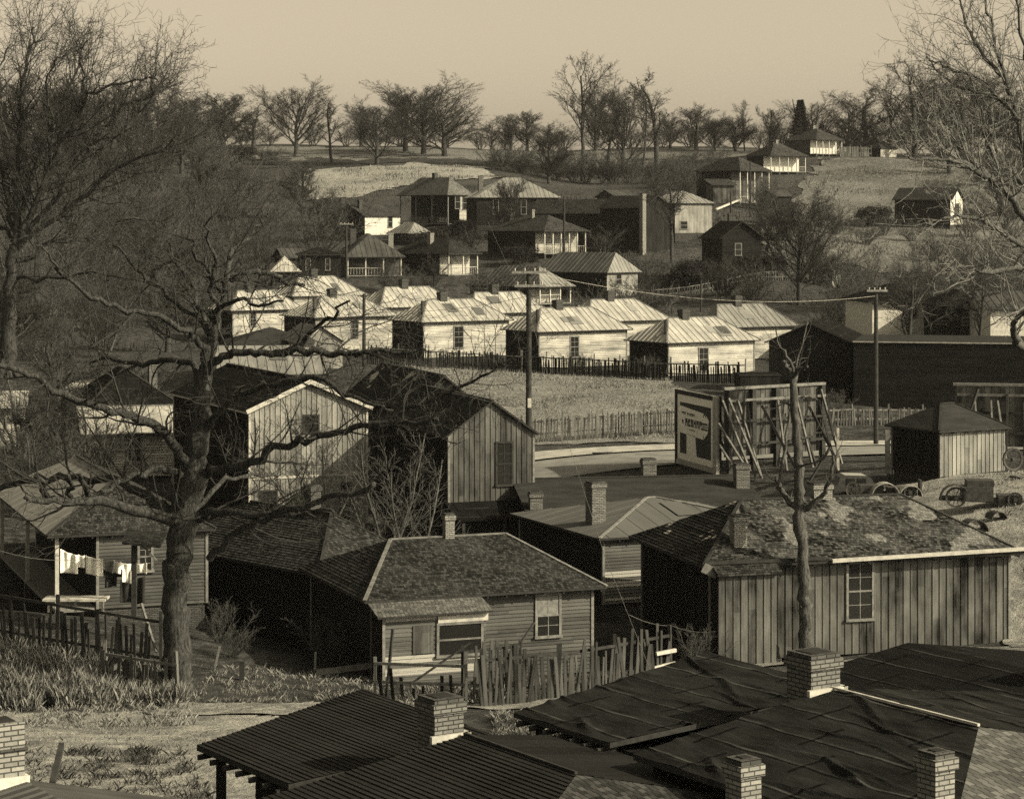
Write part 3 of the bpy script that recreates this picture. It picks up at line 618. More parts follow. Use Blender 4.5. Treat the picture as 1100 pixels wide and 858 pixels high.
sheet(q, [(0, .0, -.05), (0, -.8, -.05), (0, -.8, H-.32), (0, 0, H-.1)], 'flat', M['batten_dark']); sheet(q, [(ext-.15, -.8, -.05), (ext-.15, 0, -.05), (ext-.15, 0, H-.1), (ext-.15, -.8, H-.32)], 'flat', M['batten']); q.build('bay', parent=root)  # bay's left face darker too: shade painted on its boards

# ================================================================ FOREGROUND ROOFS
TH = rad(33); ue = Vector((math.cos(TH), math.sin(TH), 0)); un = Vector((math.sin(TH), -math.cos(TH), 0))   # ue: right-away, un: right-near
def fg_house(label, P_far, zr, ridge_len, hip_face, wmain, rm, pitch, style, ch, a_len, a_wid, a_drop, amat, seed=0, hipm='sh_old', mono=False):
    """P_far: far end of ridge (world). main slope runs toward -ue; ell roof (a) beyond far end."""
    root = empty('rooftop_house', (P_far.x, P_far.y, P_far.z-4.6), 0, label, 'house')
    O = Vector((P_far.x, P_far.y, P_far.z-4.6)); zt = 4.6
    L = lambda a, b_, z: (un*a - ue*b_ + Vector((0, 0, z)))      # a along ridge toward camera, b toward near-left
    z_e = zt-wmain*pitch
    rb = MB()
    hipdep = wmain*1.6
    A, B_, C_, D_ = L(.2, 0, zt), L(ridge_len, 0, zt), L(ridge_len+hipdep*.55, wmain, z_e), L(.3, wmain, z_e)
    slab(rb, [D_, C_, B_, A], style[0], M[rm], t=.1, edge=M['trim_dark'], step=style[1], amp=style[2])
    E_ = L(ridge_len+hipdep*.55, -wmain, z_e); F_ = L(-.1, -wmain, z_e)
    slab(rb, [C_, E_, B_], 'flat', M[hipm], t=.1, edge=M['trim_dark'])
    slab(rb, [E_, F_, A, B_], style[0], M[rm], t=.1, edge=M['trim_dark'], step=style[1], amp=style[2])
    rb.beam(A+Vector((0, 0, .03)), B_+Vector((0, 0, .03)), .05, .04, M['trim_pale'] if rm == 'tar' else M['trim_dark'])
    ro = rb.build('roof', parent=root)
    wb = MB(); i_ = .35
    for p, q_ in (((i_, wmain-i_), (ridge_len+hipdep*.5-i_, wmain-i_)), ((ridge_len+hipdep*.5-i_, wmain-i_), (ridge_len+hipdep*.5-i_, -wmain+i_)), ((ridge_len+hipdep*.5-i_, -wmain+i_), (i_, -wmain+i_)), ((i_, -wmain+i_), (i_, wmain-i_))):
        a, b_ = L(p[0], p[1], -1.5), L(q_[0], q_[1], -1.5); c = L(q_[0], q_[1], z_e-.0); d = L(p[0], p[1], z_e-.0)
        sheet(wb, [a, b_, c, d], 'rows', M['clap_dark'] if rm != 'tar_black' else M['batten_dark'], step=.14, amp=.02)
    wb.build('wall', parent=root)
    # ell: low porch roof beyond the far verge; corners (a,b)
    (fa0, fb0), (fa1, fb1), na, wallf = a_len
    z1 = zt-a_drop; z2 = z1-.30
    eb = MB(); pts = [L(fa1, fb1, z2), L(na, fb1-.05, z2), L(na, fb0, z1), L(fa0, fb0, z1)]
    slab(eb, pts, style[0], M[amat], t=.09, edge=M['trim_dark'], step=style[1], amp=style[2]); eb.build('ell_roof', parent=root)
    eb = MB(); slab(eb, [L(na+.02, fb1-.1, z2-.22), L(.0, fb1-.1, z2-.22), L(.0, fb0+.2, z1-.2), L(na+.02, fb0+.2, z1-.2)], 'flat', M['tar_black'], t=.06, edge=M['trim_dark']); eb.build('link_roof', parent=root)
    wb = MB(); wa = fa1+(na-fa1)*wallf
    for p, q_ in (((wa, fb1-.3), (.2, fb1-.3)), ((.2, fb0+.3), (wa, fb0+.3)), ((wa, fb0+.3), (wa, fb1-.3))):
        sheet(wb, [L(p[0], p[1], -1.5), L(q_[0], q_[1], -1.5), L(q_[0], q_[1], z2-.14), L(p[0], p[1], z2-.14)], 'rows', M['clap_dark'], step=.14, amp=.02)
    wb.build('ell_wall', parent=root)
    for b_ in (fb1-.25, fb0+.4):
        q = MB(); p = L(fa1+.45 if b_ > 0 else fa0+.5, b_, 0); q.box((p.x-.08, p.y-.08, -2.2), (p.x+.08, p.y+.08, z2-.09), M['post_dark']); q.build('porch_post', parent=root)
    for k in range(7):
        q = MB(); x = fa1+.25+(na-fa1-.4)*k/6; q.beam(L(x, fb1-.3, z2-.13), L(x, fb1+.1, z2-.15), .05, .09, M['post_dark']); q.build('rafter_tail', parent=root)
    for (a, b_, w_, hz, bm_, kw) in ch:
        p = L(a, b_, 0); chimney(ro, p.x, p.y, zt-b_*pitch-.8, zt-b_*pitch+hz, w_, mat=M[bm_], rz=TH-rad(0), **kw)
        if kw.get('cap', True):   # lead flashing at its foot
            f = MB(); c_, s_ = math.cos(TH), math.sin(TH); zz = zt-b_*pitch
            for (ax, ay, bx_, by_) in ((-w_/2-.10, -w_/2-.08, w_/2+.10, -w_/2-.005), (w_/2+.005, -w_/2-.08, w_/2+.10, w_/2+.08)):
                f.box((ax, ay, zz-.22), (bx_, by_, zz+.05), M['trim_pale'], lambda p_, c_=c_, s_=s_, p=p: Vector((p.x+p_.x*c_-p_.y*s_, p.y+p_.x*s_+p_.y*c_, p_.z)))
            f.build('flashing', parent=ro)
    CP.append((O.x, O.y, O.z-.2)); q_ = L(ridge_len, 0, 0)+O; CP.append((q_.x, q_.y, O.z-.2)); q_ = L(-4, 2, 0)+O; CP.append((q_.x, q_.y, O.z-.35)); q_ = L(0, 6, 0)+O; CP.append((q_.x, q_.y, O.z-.5))
    return root, L
PB = W(882, 737, 38.5); DB = 38.5
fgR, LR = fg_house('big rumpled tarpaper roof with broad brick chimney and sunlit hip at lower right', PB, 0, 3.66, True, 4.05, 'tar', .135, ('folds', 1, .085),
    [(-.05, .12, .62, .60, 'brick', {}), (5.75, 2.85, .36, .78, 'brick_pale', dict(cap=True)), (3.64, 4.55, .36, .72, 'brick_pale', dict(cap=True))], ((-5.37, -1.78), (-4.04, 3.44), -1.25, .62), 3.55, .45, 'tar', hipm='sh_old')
PL = W(492, 787, 38.0)
fgL, LL = fg_house('blackened corrugated roof with squat brick chimney at the bottom centre', PL, 0, 3.4, True, 4.3, 'corr', .135, ('rows', .115, .017),
    [(-.22, .20, .55, .62, 'brick', {})], ((-5.9, -1.52), (-4.54, 2.53), -1.2, .5), 3.3, .45, 'corr', hipm='sh_mid')
PC = W(975, 690, 46.0)
root = empty('rooftop_house', (PC.x, PC.y, PC.z-4.0), 0, 'black tarred roof with pale scratches beyond the big tarpaper roof', 'house')
rb = MB(); Lc = lambda a, b_, z: (un*a - ue*b_ + Vector((0, 0, z)))
slab(rb, [Lc(0, 7.0, 3.1), Lc(9, 7.0, 3.1), Lc(9, 0, 4), Lc(0, 0, 4)], 'flat', M['tar_black'], t=.12); slab(rb, [Lc(9, -6, 3.1), Lc(0, -6, 3.1), Lc(0, 0, 4), Lc(9, 0, 4)], 'flat', M['tar_black'], t=.12)
ro = rb.build('roof', parent=root)
wb = MB()
for p, q_ in (((.4, 6.6), (8.6, 6.6)), ((8.6, 6.6), (8.6, -5.6)), ((8.6, -5.6), (.4, -5.6)), ((.4, -5.6), (.4, 6.6))): sheet(wb, [Lc(p[0], p[1], -1.5), Lc(q_[0], q_[1], -1.5), Lc(q_[0], q_[1], 3.0), Lc(p[0], p[1], 3.0)], 'flat', M['clap_dark'])
wb.build('wall', parent=root)
p = Lc(4.6, -.2, 0); chimney(ro, p.x, p.y, 3.5, 4.75, .6, mat=M['brick'], rz=TH)
CP.append((PC.x, PC.y, PC.z-4.3)); CP.append((PC.x+4, PC.y-4, PC.z-4.3))
# bottom-left roof corner and chimney
PD = W(26, 838, 31.5)
root = empty('rooftop_house', (PD.x, PD.y, PD.z-4.2), 0, 'corner of a dark plank roof with brick chimney at the bottom left', 'house')
rb = MB(); slab(rb, [Lc(-.1, 5, 3.3), Lc(4, 5, 3.3), Lc(4, 0, 4.2), Lc(-.1, 0, 4.2)], 'ribs', M['met_dark'], t=.12, step=.25, amp=.03); slab(rb, [Lc(4, -4, 3.2), Lc(-.1, -4, 3.2), Lc(-.1, 0, 4.2), Lc(4, 0, 4.2)], 'flat', M['met_dark'], t=.12)
ro = rb.build('roof', parent=root)
wb = MB()
for p, q_ in (((.3, 4.6), (3.8, 4.6)), ((3.8, 4.6), (3.8, -3.6)), ((3.8, -3.6), (.3, -3.6)), ((.3, -3.6), (.3, 4.6))): sheet(wb, [Lc(p[0], p[1], -2), Lc(q_[0], q_[1], -2), Lc(q_[0], q_[1], 3.15), Lc(p[0], p[1], 3.15)], 'flat', M['clap_dark'])
wb.build('wall', parent=root)
p = Lc(-.25, .28, 0); cc = chimney(ro, p.x, p.y, 3.2, 5.0, .56, mat=M['brick_pale'], rz=TH, cap=False)
q = MB(); q.box((-.33, -.33, 3.7), (.33, .33, 4.28), M['plaster'], lambda a: Vector((p.x+a.x*math.cos(TH)-a.y*math.sin(TH), p.y+a.x*math.sin(TH)+a.y*math.cos(TH), a.z))); q.build('mortar_collar', parent=cc)
q = MB(); q.box((-.31, -.31, 4.62), (.31, .31, 4.66), M['brick_dark'], lambda a: Vector((p.x+a.x*math.cos(TH)-a.y*math.sin(TH), p.y+a.x*math.sin(TH)+a.y*math.cos(TH), a.z))); q.build('chimney_band', parent=cc)
CP.append((PD.x, PD.y, PD.z-4.5))

# ================================================================ TERRAIN
for px, py, D in [(100,850,56),(231,870,52),(20,800,62),(250,760,72),(160,740,74),(600,752,74),(430,748,75),(730,720,77),(800,716,79),(1050,702,80),(1095,692,84),(560,790,64),(650,800,60),(190,768,74),
    (95,662,84),(150,660,84),(20,700,78),(100,700,78),(574,496,131),(726,495,131),(574,484,137),(726,479,139),(900,487,133),(952,485,134),(900,469,143),(1020,462,147),
    (600,403,188),(700,408,182),(600,455,148),(700,455,146),(510,400,190),(510,440,152),(870,500,124),(950,508,112),(1095,520,108),(1095,560,96),(1000,530,104),(900,530,103),(1095,620,91),(1000,600,95),(720,508,124),(780,508,123),(880,505,124),
    (760,340,232),(860,330,238),(760,300,268),(900,310,262),(850,290,290),(760,275,300),(700,290,280),(640,262,315),(720,262,315),(480,300,262),(400,310,250),(300,340,228),
    (950,320,262),(1090,320,262),(950,280,300),(1090,270,310),(900,250,335),(1060,250,340),(900,215,372),(960,200,385),(1060,205,380),(880,190,405),(950,168,440),(1000,166,445),(1095,170,440),(1095,165,520),(950,165,520),
    (850,185,402),(700,215,372),(740,225,345),(650,205,395),(560,190,410),(460,185,415),(400,182,425),(330,190,418),(300,230,365),(260,260,330),(340,215,385),(200,300,290),(100,300,290),(20,300,290),(100,360,220),(20,400,180),(150,330,250),
    (300,154,520),(380,158,520),(450,156,520),(530,161,520),(600,162,520),(680,158,520),(750,157,520),(100,165,520),(850,160,520),(620,200,425),(500,176,440),(400,176,445),(300,180,440),(700,185,440),(780,185,420)]:
    q = W(px, py, D); CP.append((q.x, q.y, q.z))
for X, Y, Z in [(-30,20,2.5),(0,15,3.),(30,20,3.),(60,45,3),(-60,45,2),(-60,90,1),(90,90,5),(-110,150,4),(-150,250,10),(-200,400,24),(200,400,26),(180,250,16),(140,150,6),(-40,12,3),(40,12,3),
    (-300,550,31),(0,560,31),(300,550,32),(-300,700,30),(0,700,30),(300,700,30),(-400,900,28),(0,900,28),(400,900,28),(-400,100,6),(400,100,8),(-400,400,28),(400,400,30)]: CP.append((X, Y, Z))
cp = np.array(CP, dtype=float)
def tps_fit(c, lam):
    x = c[:, 0]; y = c[:, 1]; n = len(c); S = 100.0
    p = np.stack([x/S, np.log(y)*2.2], 1)      # depth in log so that near ground keeps detail
    d = np.sqrt(((p[:, None]-p[None])**2).sum(-1)); K = d*d*np.log(d+1e-9)
    A = np.zeros((n+3, n+3)); A[:n, :n] = K+lam*np.eye(n); A[:n, n:] = np.c_[np.ones(n), p]; A[n:, :n] = A[:n, n:].T
    b = np.r_[c[:, 2], np.zeros(3)]; return p, np.linalg.solve(A, b)
TP, TW = tps_fit(cp, .012)
def hts(X, Y):
    X = np.atleast_1d(np.asarray(X, float)); Y = np.maximum(np.atleast_1d(np.asarray(Y, float)), 3.0); out = np.empty(len(X))
    for s in range(0, len(X), 20000):
        p = np.stack([X[s:s+20000]/100., np.log(Y[s:s+20000])*2.2], 1); d = np.sqrt(((p[:, None]-TP[None])**2).sum(-1))
        out[s:s+20000] = (d*d*np.log(d+1e-9))@TW[:-3] + TW[-3] + p@TW[-2:]
    return out
def hz(x, y): return float(hts([x], [y])[0])
def grid_obj(name, xs, ys, mat, off=0.0, z=None, kind='structure', smooth=True, rough=0.0):
    XX, YY = np.meshgrid(xs, ys); Z = hts(XX.ravel(), YY.ravel())+off
    if rough:
        Z += np.array([rough*(mn.fractal(Vector((x*.35, y*.35, 0)), 1.0, 2.0, 4)) for x, y in zip(XX.ravel(), YY.ravel())])
    V = np.stack([XX.ravel(), YY.ravel(), Z], 1); nx = len(xs); ny = len(ys)
    i = np.arange((ny-1)*(nx-1)); r = i//(nx-1); c = i % (nx-1); a = r*nx+c
    F = np.stack([a, a+1, a+1+nx, a+nx], 1)
    me = bpy.data.meshes.new(name); me.from_pydata(V.tolist(), [], F.tolist()); me.materials.append(M[mat])
    me.polygons.foreach_set('use_smooth', np.ones(len(F), dtype=bool)); o = bpy.data.objects.new(name, me); col.objects.link(o)
    return tag(o, kind=kind)
ysA = np.concatenate([np.arange(4, 60, 1.0), np.arange(60, 150, 1.0), np.arange(150, 560, 3.0), np.arange(560, 1600, 40.0)])
T = grid_obj('ground', np.concatenate([np.arange(-420, -60, 12.0), np.arange(-60, 60, 1.0), np.arange(60, 421, 12.0)]), ysA, 'ground', 0.0, rough=.10)
tag(T, 'winter hillside ground of dead grass and dirt')
# vertex-driven regions of other ground cover are separate draped sheets
def drape(name, quad_px, mat, off, nx=40, ny=14, label=None, edge_noise=.8, kind='structure'):
    """quad_px: 4 (px,py,D) corners near-left, near-right, far-right, far-left"""
    P = [W(*q) for q in quad_px]; V = []; F = []
    for j in range(ny+1):
        for i in range(nx+1):
            s, t = i/nx, j/ny
            p = (P[0]*(1-s)+P[1]*s)*(1-t) + (P[3]*(1-s)+P[2]*s)*t
            ed = 1 if (i in (0, nx) or j in (0, ny)) else 0
            x = p.x + ed*edge_noise*mn.noise(Vector((p.x*.3, p.y*.2, 1))); y = p.y + ed*edge_noise*3*mn.noise(Vector((p.x*.25, p.y*.2, 5)))
            V.append((x, y))
    V = np.array(V); Z = hts(V[:, 0], V[:, 1])+off
    if edge_noise: Z += np.array([.10*mn.fractal(Vector((x*.35, y*.35, 0)), 1.0, 2.0, 4) for x, y in V])
    for j in range(ny):
        for i in range(nx): a = j*(nx+1)+i; F.append((a, a+1, a+nx+2, a+nx+1))
    me = bpy.data.meshes.new(name); me.from_pydata(np.c_[V, Z].tolist(), [], F); me.materials.append(M[mat])
    me.polygons.foreach_set('use_smooth', np.ones(len(F), dtype=bool)); o = bpy.data.objects.new(name, me); col.objects.link(o)
    return tag(o, label, None, None, kind)
drape('field', [(490,478,140),(745,478,140),(720,408,182),(430,394,192)], 'field', .06, 60, 40, 'open dry grass field')
drape('sidewalk', [(480,487.2,134.5),(1110,474,138.5),(1110,470,141),(480,484.3,137)], 'conc', .12, 60, 3, None, 0)
drape('road', [(480,502,127.5),(1110,489,131),(1110,474.5,138.2),(480,487.6,134.2)], 'road', .08, 60, 8, None, 0)
drape('hillside', [(815,285,290),(1150,285,290),(1150,168,436),(880,176,425)], 'hill', .10, 80, 80, 'dry grassy hillside', 4.0)
drape('hillside', [(330,216,380),(535,196,405),(520,177,436),(330,184,434)], 'knoll', .14, 60, 30, 'sunlit dry grass knoll', 4.0)
drape('bank', [(190,184,445),(800,186,432),(800,168,468),(190,168,468)], 'dark_ground', .08, 80, 14, None, 4.0)
drape('embankment', [(200,176,455),(900,176,455),(900,160,500),(200,160,500)], 'hill', .10, 80, 8, 'pale top of the road embankment', 4.0)
drape('yard', [(-40,960,42),(330,900,50),(330,772,70),(-40,772,70)], 'path', .05, 60, 60)
drape('footpath', [(150,772,69),(425,760,72),(440,748,74.5),(200,758,73)], 'path', .09, 40, 14)
drape('footpath', [(425,762,71.5),(720,742,74),(720,728,76),(430,750,74)], 'path', .05, 40, 8)
drape('yard', [(780,722,78),(1110,708,79),(1110,694,84),(780,708,82.8)], 'path', .05, 40, 8)
drape('lot', [(870,536,101),(1110,600,86),(1110,505,112),(960,508,112)], 'path', .05, 40, 20)
drape('lot', [(1084,696,83),(1140,696,83),(1140,590,90),(1078,590,90)], 'path', .07, 20, 20)
# storm drain in the kerb: dark plate paints the shade inside its slot
def onground(px, py, lo=20, hi=600):
    D = np.linspace(lo, hi, 900); X = (px-550)*D/PF; Z = EYE-(py-HY)*D/PF; g = hts(X, D)
    k = np.where(Z <= g)[0]
    if len(k) == 0: return None
    k = k[0]; return Vector((X[k], D[k], g[k]))
a = W(637, 485, 136); b_ = W(657, 484, 136.4)
mb = MB(); mb.box((0, -.06, 0), (1.2, .3, .05), M['soot_and_shade']); g = mb.build('storm_drain'); g.location = (a.x, a.y-.9, hz(a.x, a.y-.9)+.17); g.rotation_euler = (0, 0, rad(14)); tag(g, 'dark storm drain slot in the kerb of the sunlit road', 'drain')
# ================================================================ TREES
def rv(rnd): return Vector((rnd.gauss(0, 1), rnd.gauss(0, 1), rnd.gauss(0, 1)))
def grow(T, C, p, d, L, r, lv, pr, rnd):
    """recursive bare branch. T thick mesh, C twig mesh"""
    n = pr['seg'][lv]; pts = [p.copy()]; rs = [r]; dirs = [d.copy()]; st = L/n; endr = r*pr['taper'][lv]
    for i in range(n):
        d = (d + rv(rnd)*pr['wan'][lv] + Vector((0, 0, 1))*pr['up'][lv]).normalized(); p = p + d*st
        pts.append(p.copy()); dirs.append(d.copy()); rs.append(r+(endr-r)*(i+1)/n)
    mb = T if lv <= pr['tl'] else C
    mb.tube(pts, rs, pr['k'][lv], cap=False)
    if lv+1 >= len(pr['n']): return
    nc = pr['n'][lv+1]; nc = nc if isinstance(nc, int) else rnd.randint(*nc)
    s0 = pr['start'][lv]
    for j in range(nc):
        t = s0+(1-s0)*(j+rnd.random()*.9)/nc; t = min(t, .999); f = t*n; i = int(f); q = pts[i].lerp(pts[i+1], f-i); rr = rs[i]+(rs[i+1]-rs[i])*(f-i)
        dd = dirs[i+1]; a = dd.orthogonal().normalized(); a.rotate(__import__('mathutils').Quaternion(dd, rnd.uniform(0, 6.283)))
        ang = rad(rnd.uniform(*pr['ang'][lv])); nd_ = (dd*math.cos(ang)+a*math.sin(ang)).normalized()
        grow(T, C, q, nd_, L*pr['len'][lv]*rnd.uniform(.7, 1.15)*(1-.35*(t-s0)/(1-s0+.01)*pr.get('cone', 1)), max(rr*pr['rr'][lv], pr['minr']), lv+1, pr, rnd)
    if pr.get('lead', True) and lv < len(pr['n'])-1:
        pass
BR = dict(seg=[6, 6, 5, 4, 3], taper=[.35, .3, .3, .35, .5], wan=[.07, .12, .16, .2, .25], up=[.05, .10, .08, .05, .03], k=[9, 6, 4, 3, 3], n=[1, 11, 8, 8, 6], start=[.28, .2, .15, .1], ang=[(25, 55), (25, 55), (25, 60), (25, 60)],
          len=[.62, .55, .5, .5], rr=[.5, .55, .55, .6], minr=.014, tl=1)
def mod(**k): d = dict(BR); d.update(k); return d
PROTO = {}
def proto(key, h, r, pr, seed, bk='bark', tw='twig', lean=0, extra=None):
    rnd = random.Random(seed); T, C = MB(), MB()
    multi = pr.get('multi', 1)
    for m_ in range(multi):
        d = Vector((rnd.gauss(0, pr.get('spread', .0)), rnd.gauss(0, pr.get('spread', .0)), 1)).normalized()
        grow(T, C, Vector((rnd.gauss(0, .2*(multi > 1)), rnd.gauss(0, .2*(multi > 1)), -.3)), d, h*(1 if multi == 1 else rnd.uniform(.7, 1)), r, 0, pr, rnd)
    if extra: extra(C, rnd)
    o1 = T.build('trunk', M[bk], smooth=True).data; o2 = C.build('crown', M[tw]).data
    for o in list(col.objects):
        if o.data in (o1, o2): bpy.data.objects.remove(o)
    V_ = np.array(C.v)
    if extra: PROTO[key] = (o1, o2, float(V_[:, 2].max()), 1.0); return
    top = float(V_[:, 2].max()); rad_ = float(np.percentile(np.hypot(V_[:, 0], V_[:, 1]), 97)); print('PROTO', key, round(top, 1), round(rad_, 1), len(C.f)+len(T.f))
    PROTO[key] = (o1, o2, top, rad_)
proto('fan', 11, .30, mod(n=[1, 20, 11, 9, 6], start=[.13, .2, .15, .1], ang=[(18, 62), (15, 45), (20, 50), (20, 50)], up=[.05, .11, .1, .07, .04], len=[.85, .5, .45, .45], wan=[.04, .08, .12, .18, .2], minr=.014), 3)
proto('fan2', 11, .32, mod(n=[1, 20, 11, 9, 6], start=[.13, .2, .15, .1], ang=[(25, 75), (20, 45), (20, 50), (20, 50)], up=[.05, .10, .1, .07, .04], len=[.68, .5, .45, .45], wan=[.05, .1, .14, .18, .2], minr=.014), 4)
proto('tall', 17, .28, mod(n=[1, 16, 7, 6, 4], start=[.30, .2, .15, .1], ang=[(28, 60), (20, 50), (20, 55), (20, 50)], len=[.30, .5, .5, .5], up=[.02, .12, .1, .05, .03], minr=.02), 5)
proto('tall2', 17, .30, mod(n=[1, 14, 8, 6, 4], start=[.38, .2, .15, .1], ang=[(22, 48), (20, 50), (20, 55), (20, 50)], len=[.42, .5, .5, .5], up=[.02, .10, .1, .05, .03], wan=[.06, .12, .16, .2, .25], minr=.02), 6)
proto('oak', 11, .40, mod(n=[1, 18, 10, 9, 6], start=[.13, .2, .15, .1], ang=[(35, 80), (25, 60), (25, 60), (20, 60)], len=[.6, .5, .48, .45], up=[.04, .06, .06, .05, .03], wan=[.08, .18, .2, .22, .25], minr=.014), 8)
proto('thicket', 9, .10, mod(multi=6, spread=.28, n=[1, 10, 8, 6], seg=[6, 5, 4, 3], start=[.15, .15, .1], ang=[(15, 45), (20, 50), (20, 55)], len=[.5, .45, .45], tl=0, minr=.014), 9, 'bark_mid', 'twig')
proto('thicket2', 8, .08, mod(multi=8, spread=.38, n=[1, 9, 8, 6], seg=[6, 5, 4, 3], start=[.12, .15, .1], ang=[(15, 45), (20, 50), (20, 55)], len=[.55, .45, .45], tl=0, minr=.013), 10, 'bark_mid', 'twig_mid')
proto('sapling', 6, .05, mod(multi=3, spread=.18, n=[1, 8, 5, 4], seg=[6, 4, 3, 3], start=[.2, .15, .1], ang=[(20, 50), (20, 50), (20, 55)], len=[.4, .5, .45], tl=0, minr=.008), 12, 'bark_pale', 'twig_pale')
proto('scrub', 4, .04, mod(multi=9, spread=.45, n=[1, 8, 6, 4], seg=[5, 4, 3, 3], start=[.1, .15, .1], ang=[(20, 50), (20, 50), (20, 55)], len=[.5, .5, .45], tl=0, minr=.010), 13, 'bark_mid', 'twig_mid')
def conif(C, rnd):
    for i in range(9000):
        z = rnd.random()**.8*8.6+.8; rr = (1-(z/9.8))*3.0*(.55+.45*math.sin(z*5.5)**2)+.15; a = rnd.uniform(0, 6.28); q = rr*math.sqrt(rnd.uniform(.15, 1))
        p = Vector((q*math.cos(a), q*math.sin(a), z-q*.25)); d = Vector((math.cos(a), math.sin(a), -.2))*.35+rv(rnd)*.12; s_ = rv(rnd).normalized()*.10
        C.face([p-s_, p+s_, p+d], None, M['leaf'])
proto('conifer', 10, .22, mod(n=[1, 14], seg=[6, 3], start=[.1], ang=[(60, 85)], len=[.2], cone=2), 14, extra=conif)
def bushf(C, rnd):
    cs = [Vector((rnd.gauss(0, .75), rnd.gauss(0, .75), rnd.uniform(.3, 1.9))) for _ in range(16)]
    for i in range(8000):
        c_ = rnd.choice(cs); p = c_+Vector((rnd.gauss(0, .33), rnd.gauss(0, .33), rnd.gauss(0, .3)))
        if p.z < .02: continue
        a = rv(rnd).normalized()*.06; b2 = rv(rnd).normalized()*.08; C.face([p-a, p+b2, p+a, p-b2], None, M['leaf'])
proto('bush', 1.8, .05, mod(multi=5, spread=.5, n=[1, 6], seg=[4, 3], start=[.2], ang=[(20, 60)], len=[.5]), 15, extra=bushf)
def put(key, loc, h, rz=None, wid=1.0, label='', name='bare_tree', group=None, cat='tree', bkm=None, twm=None, tilt=0):
    a, b_, hh, _r = PROTO[key]; s = h/hh; root = empty(name, loc, R.uniform(0, 6.28) if rz is None else rz, label, cat, group); wz = s*wid if key in ('bush', 'conifer', 'sapling', 'scrub') else h*.5*wid*{'tall': .62, 'tall2': .66, 'thicket': .9, 'thicket2': .95}.get(key, 1.0)/_r; root.scale = (wz, wz, s)
    root.rotation_euler.x = tilt
    for nm, me in (('trunk', a), ('crown', b_)):
        o = bpy.data.objects.new(nm, me); col.objects.link(o); o.parent = root
        mt = bkm if nm == 'trunk' else twm
        if mt: o.material_slots[0].link = 'OBJECT'; o.material_slots[0].material = M[mt]
    return root
def putpx(key, px, py, D, hpx, label, **k):
    q = W(px, py, D); x, y = q.x, q.y; z = hz(x, y); put(key, (x, y, z-.1), hpx*D/PF+max(0, q.z-z), label=label, **k)
G1 = 'bare trees along the hill crest'
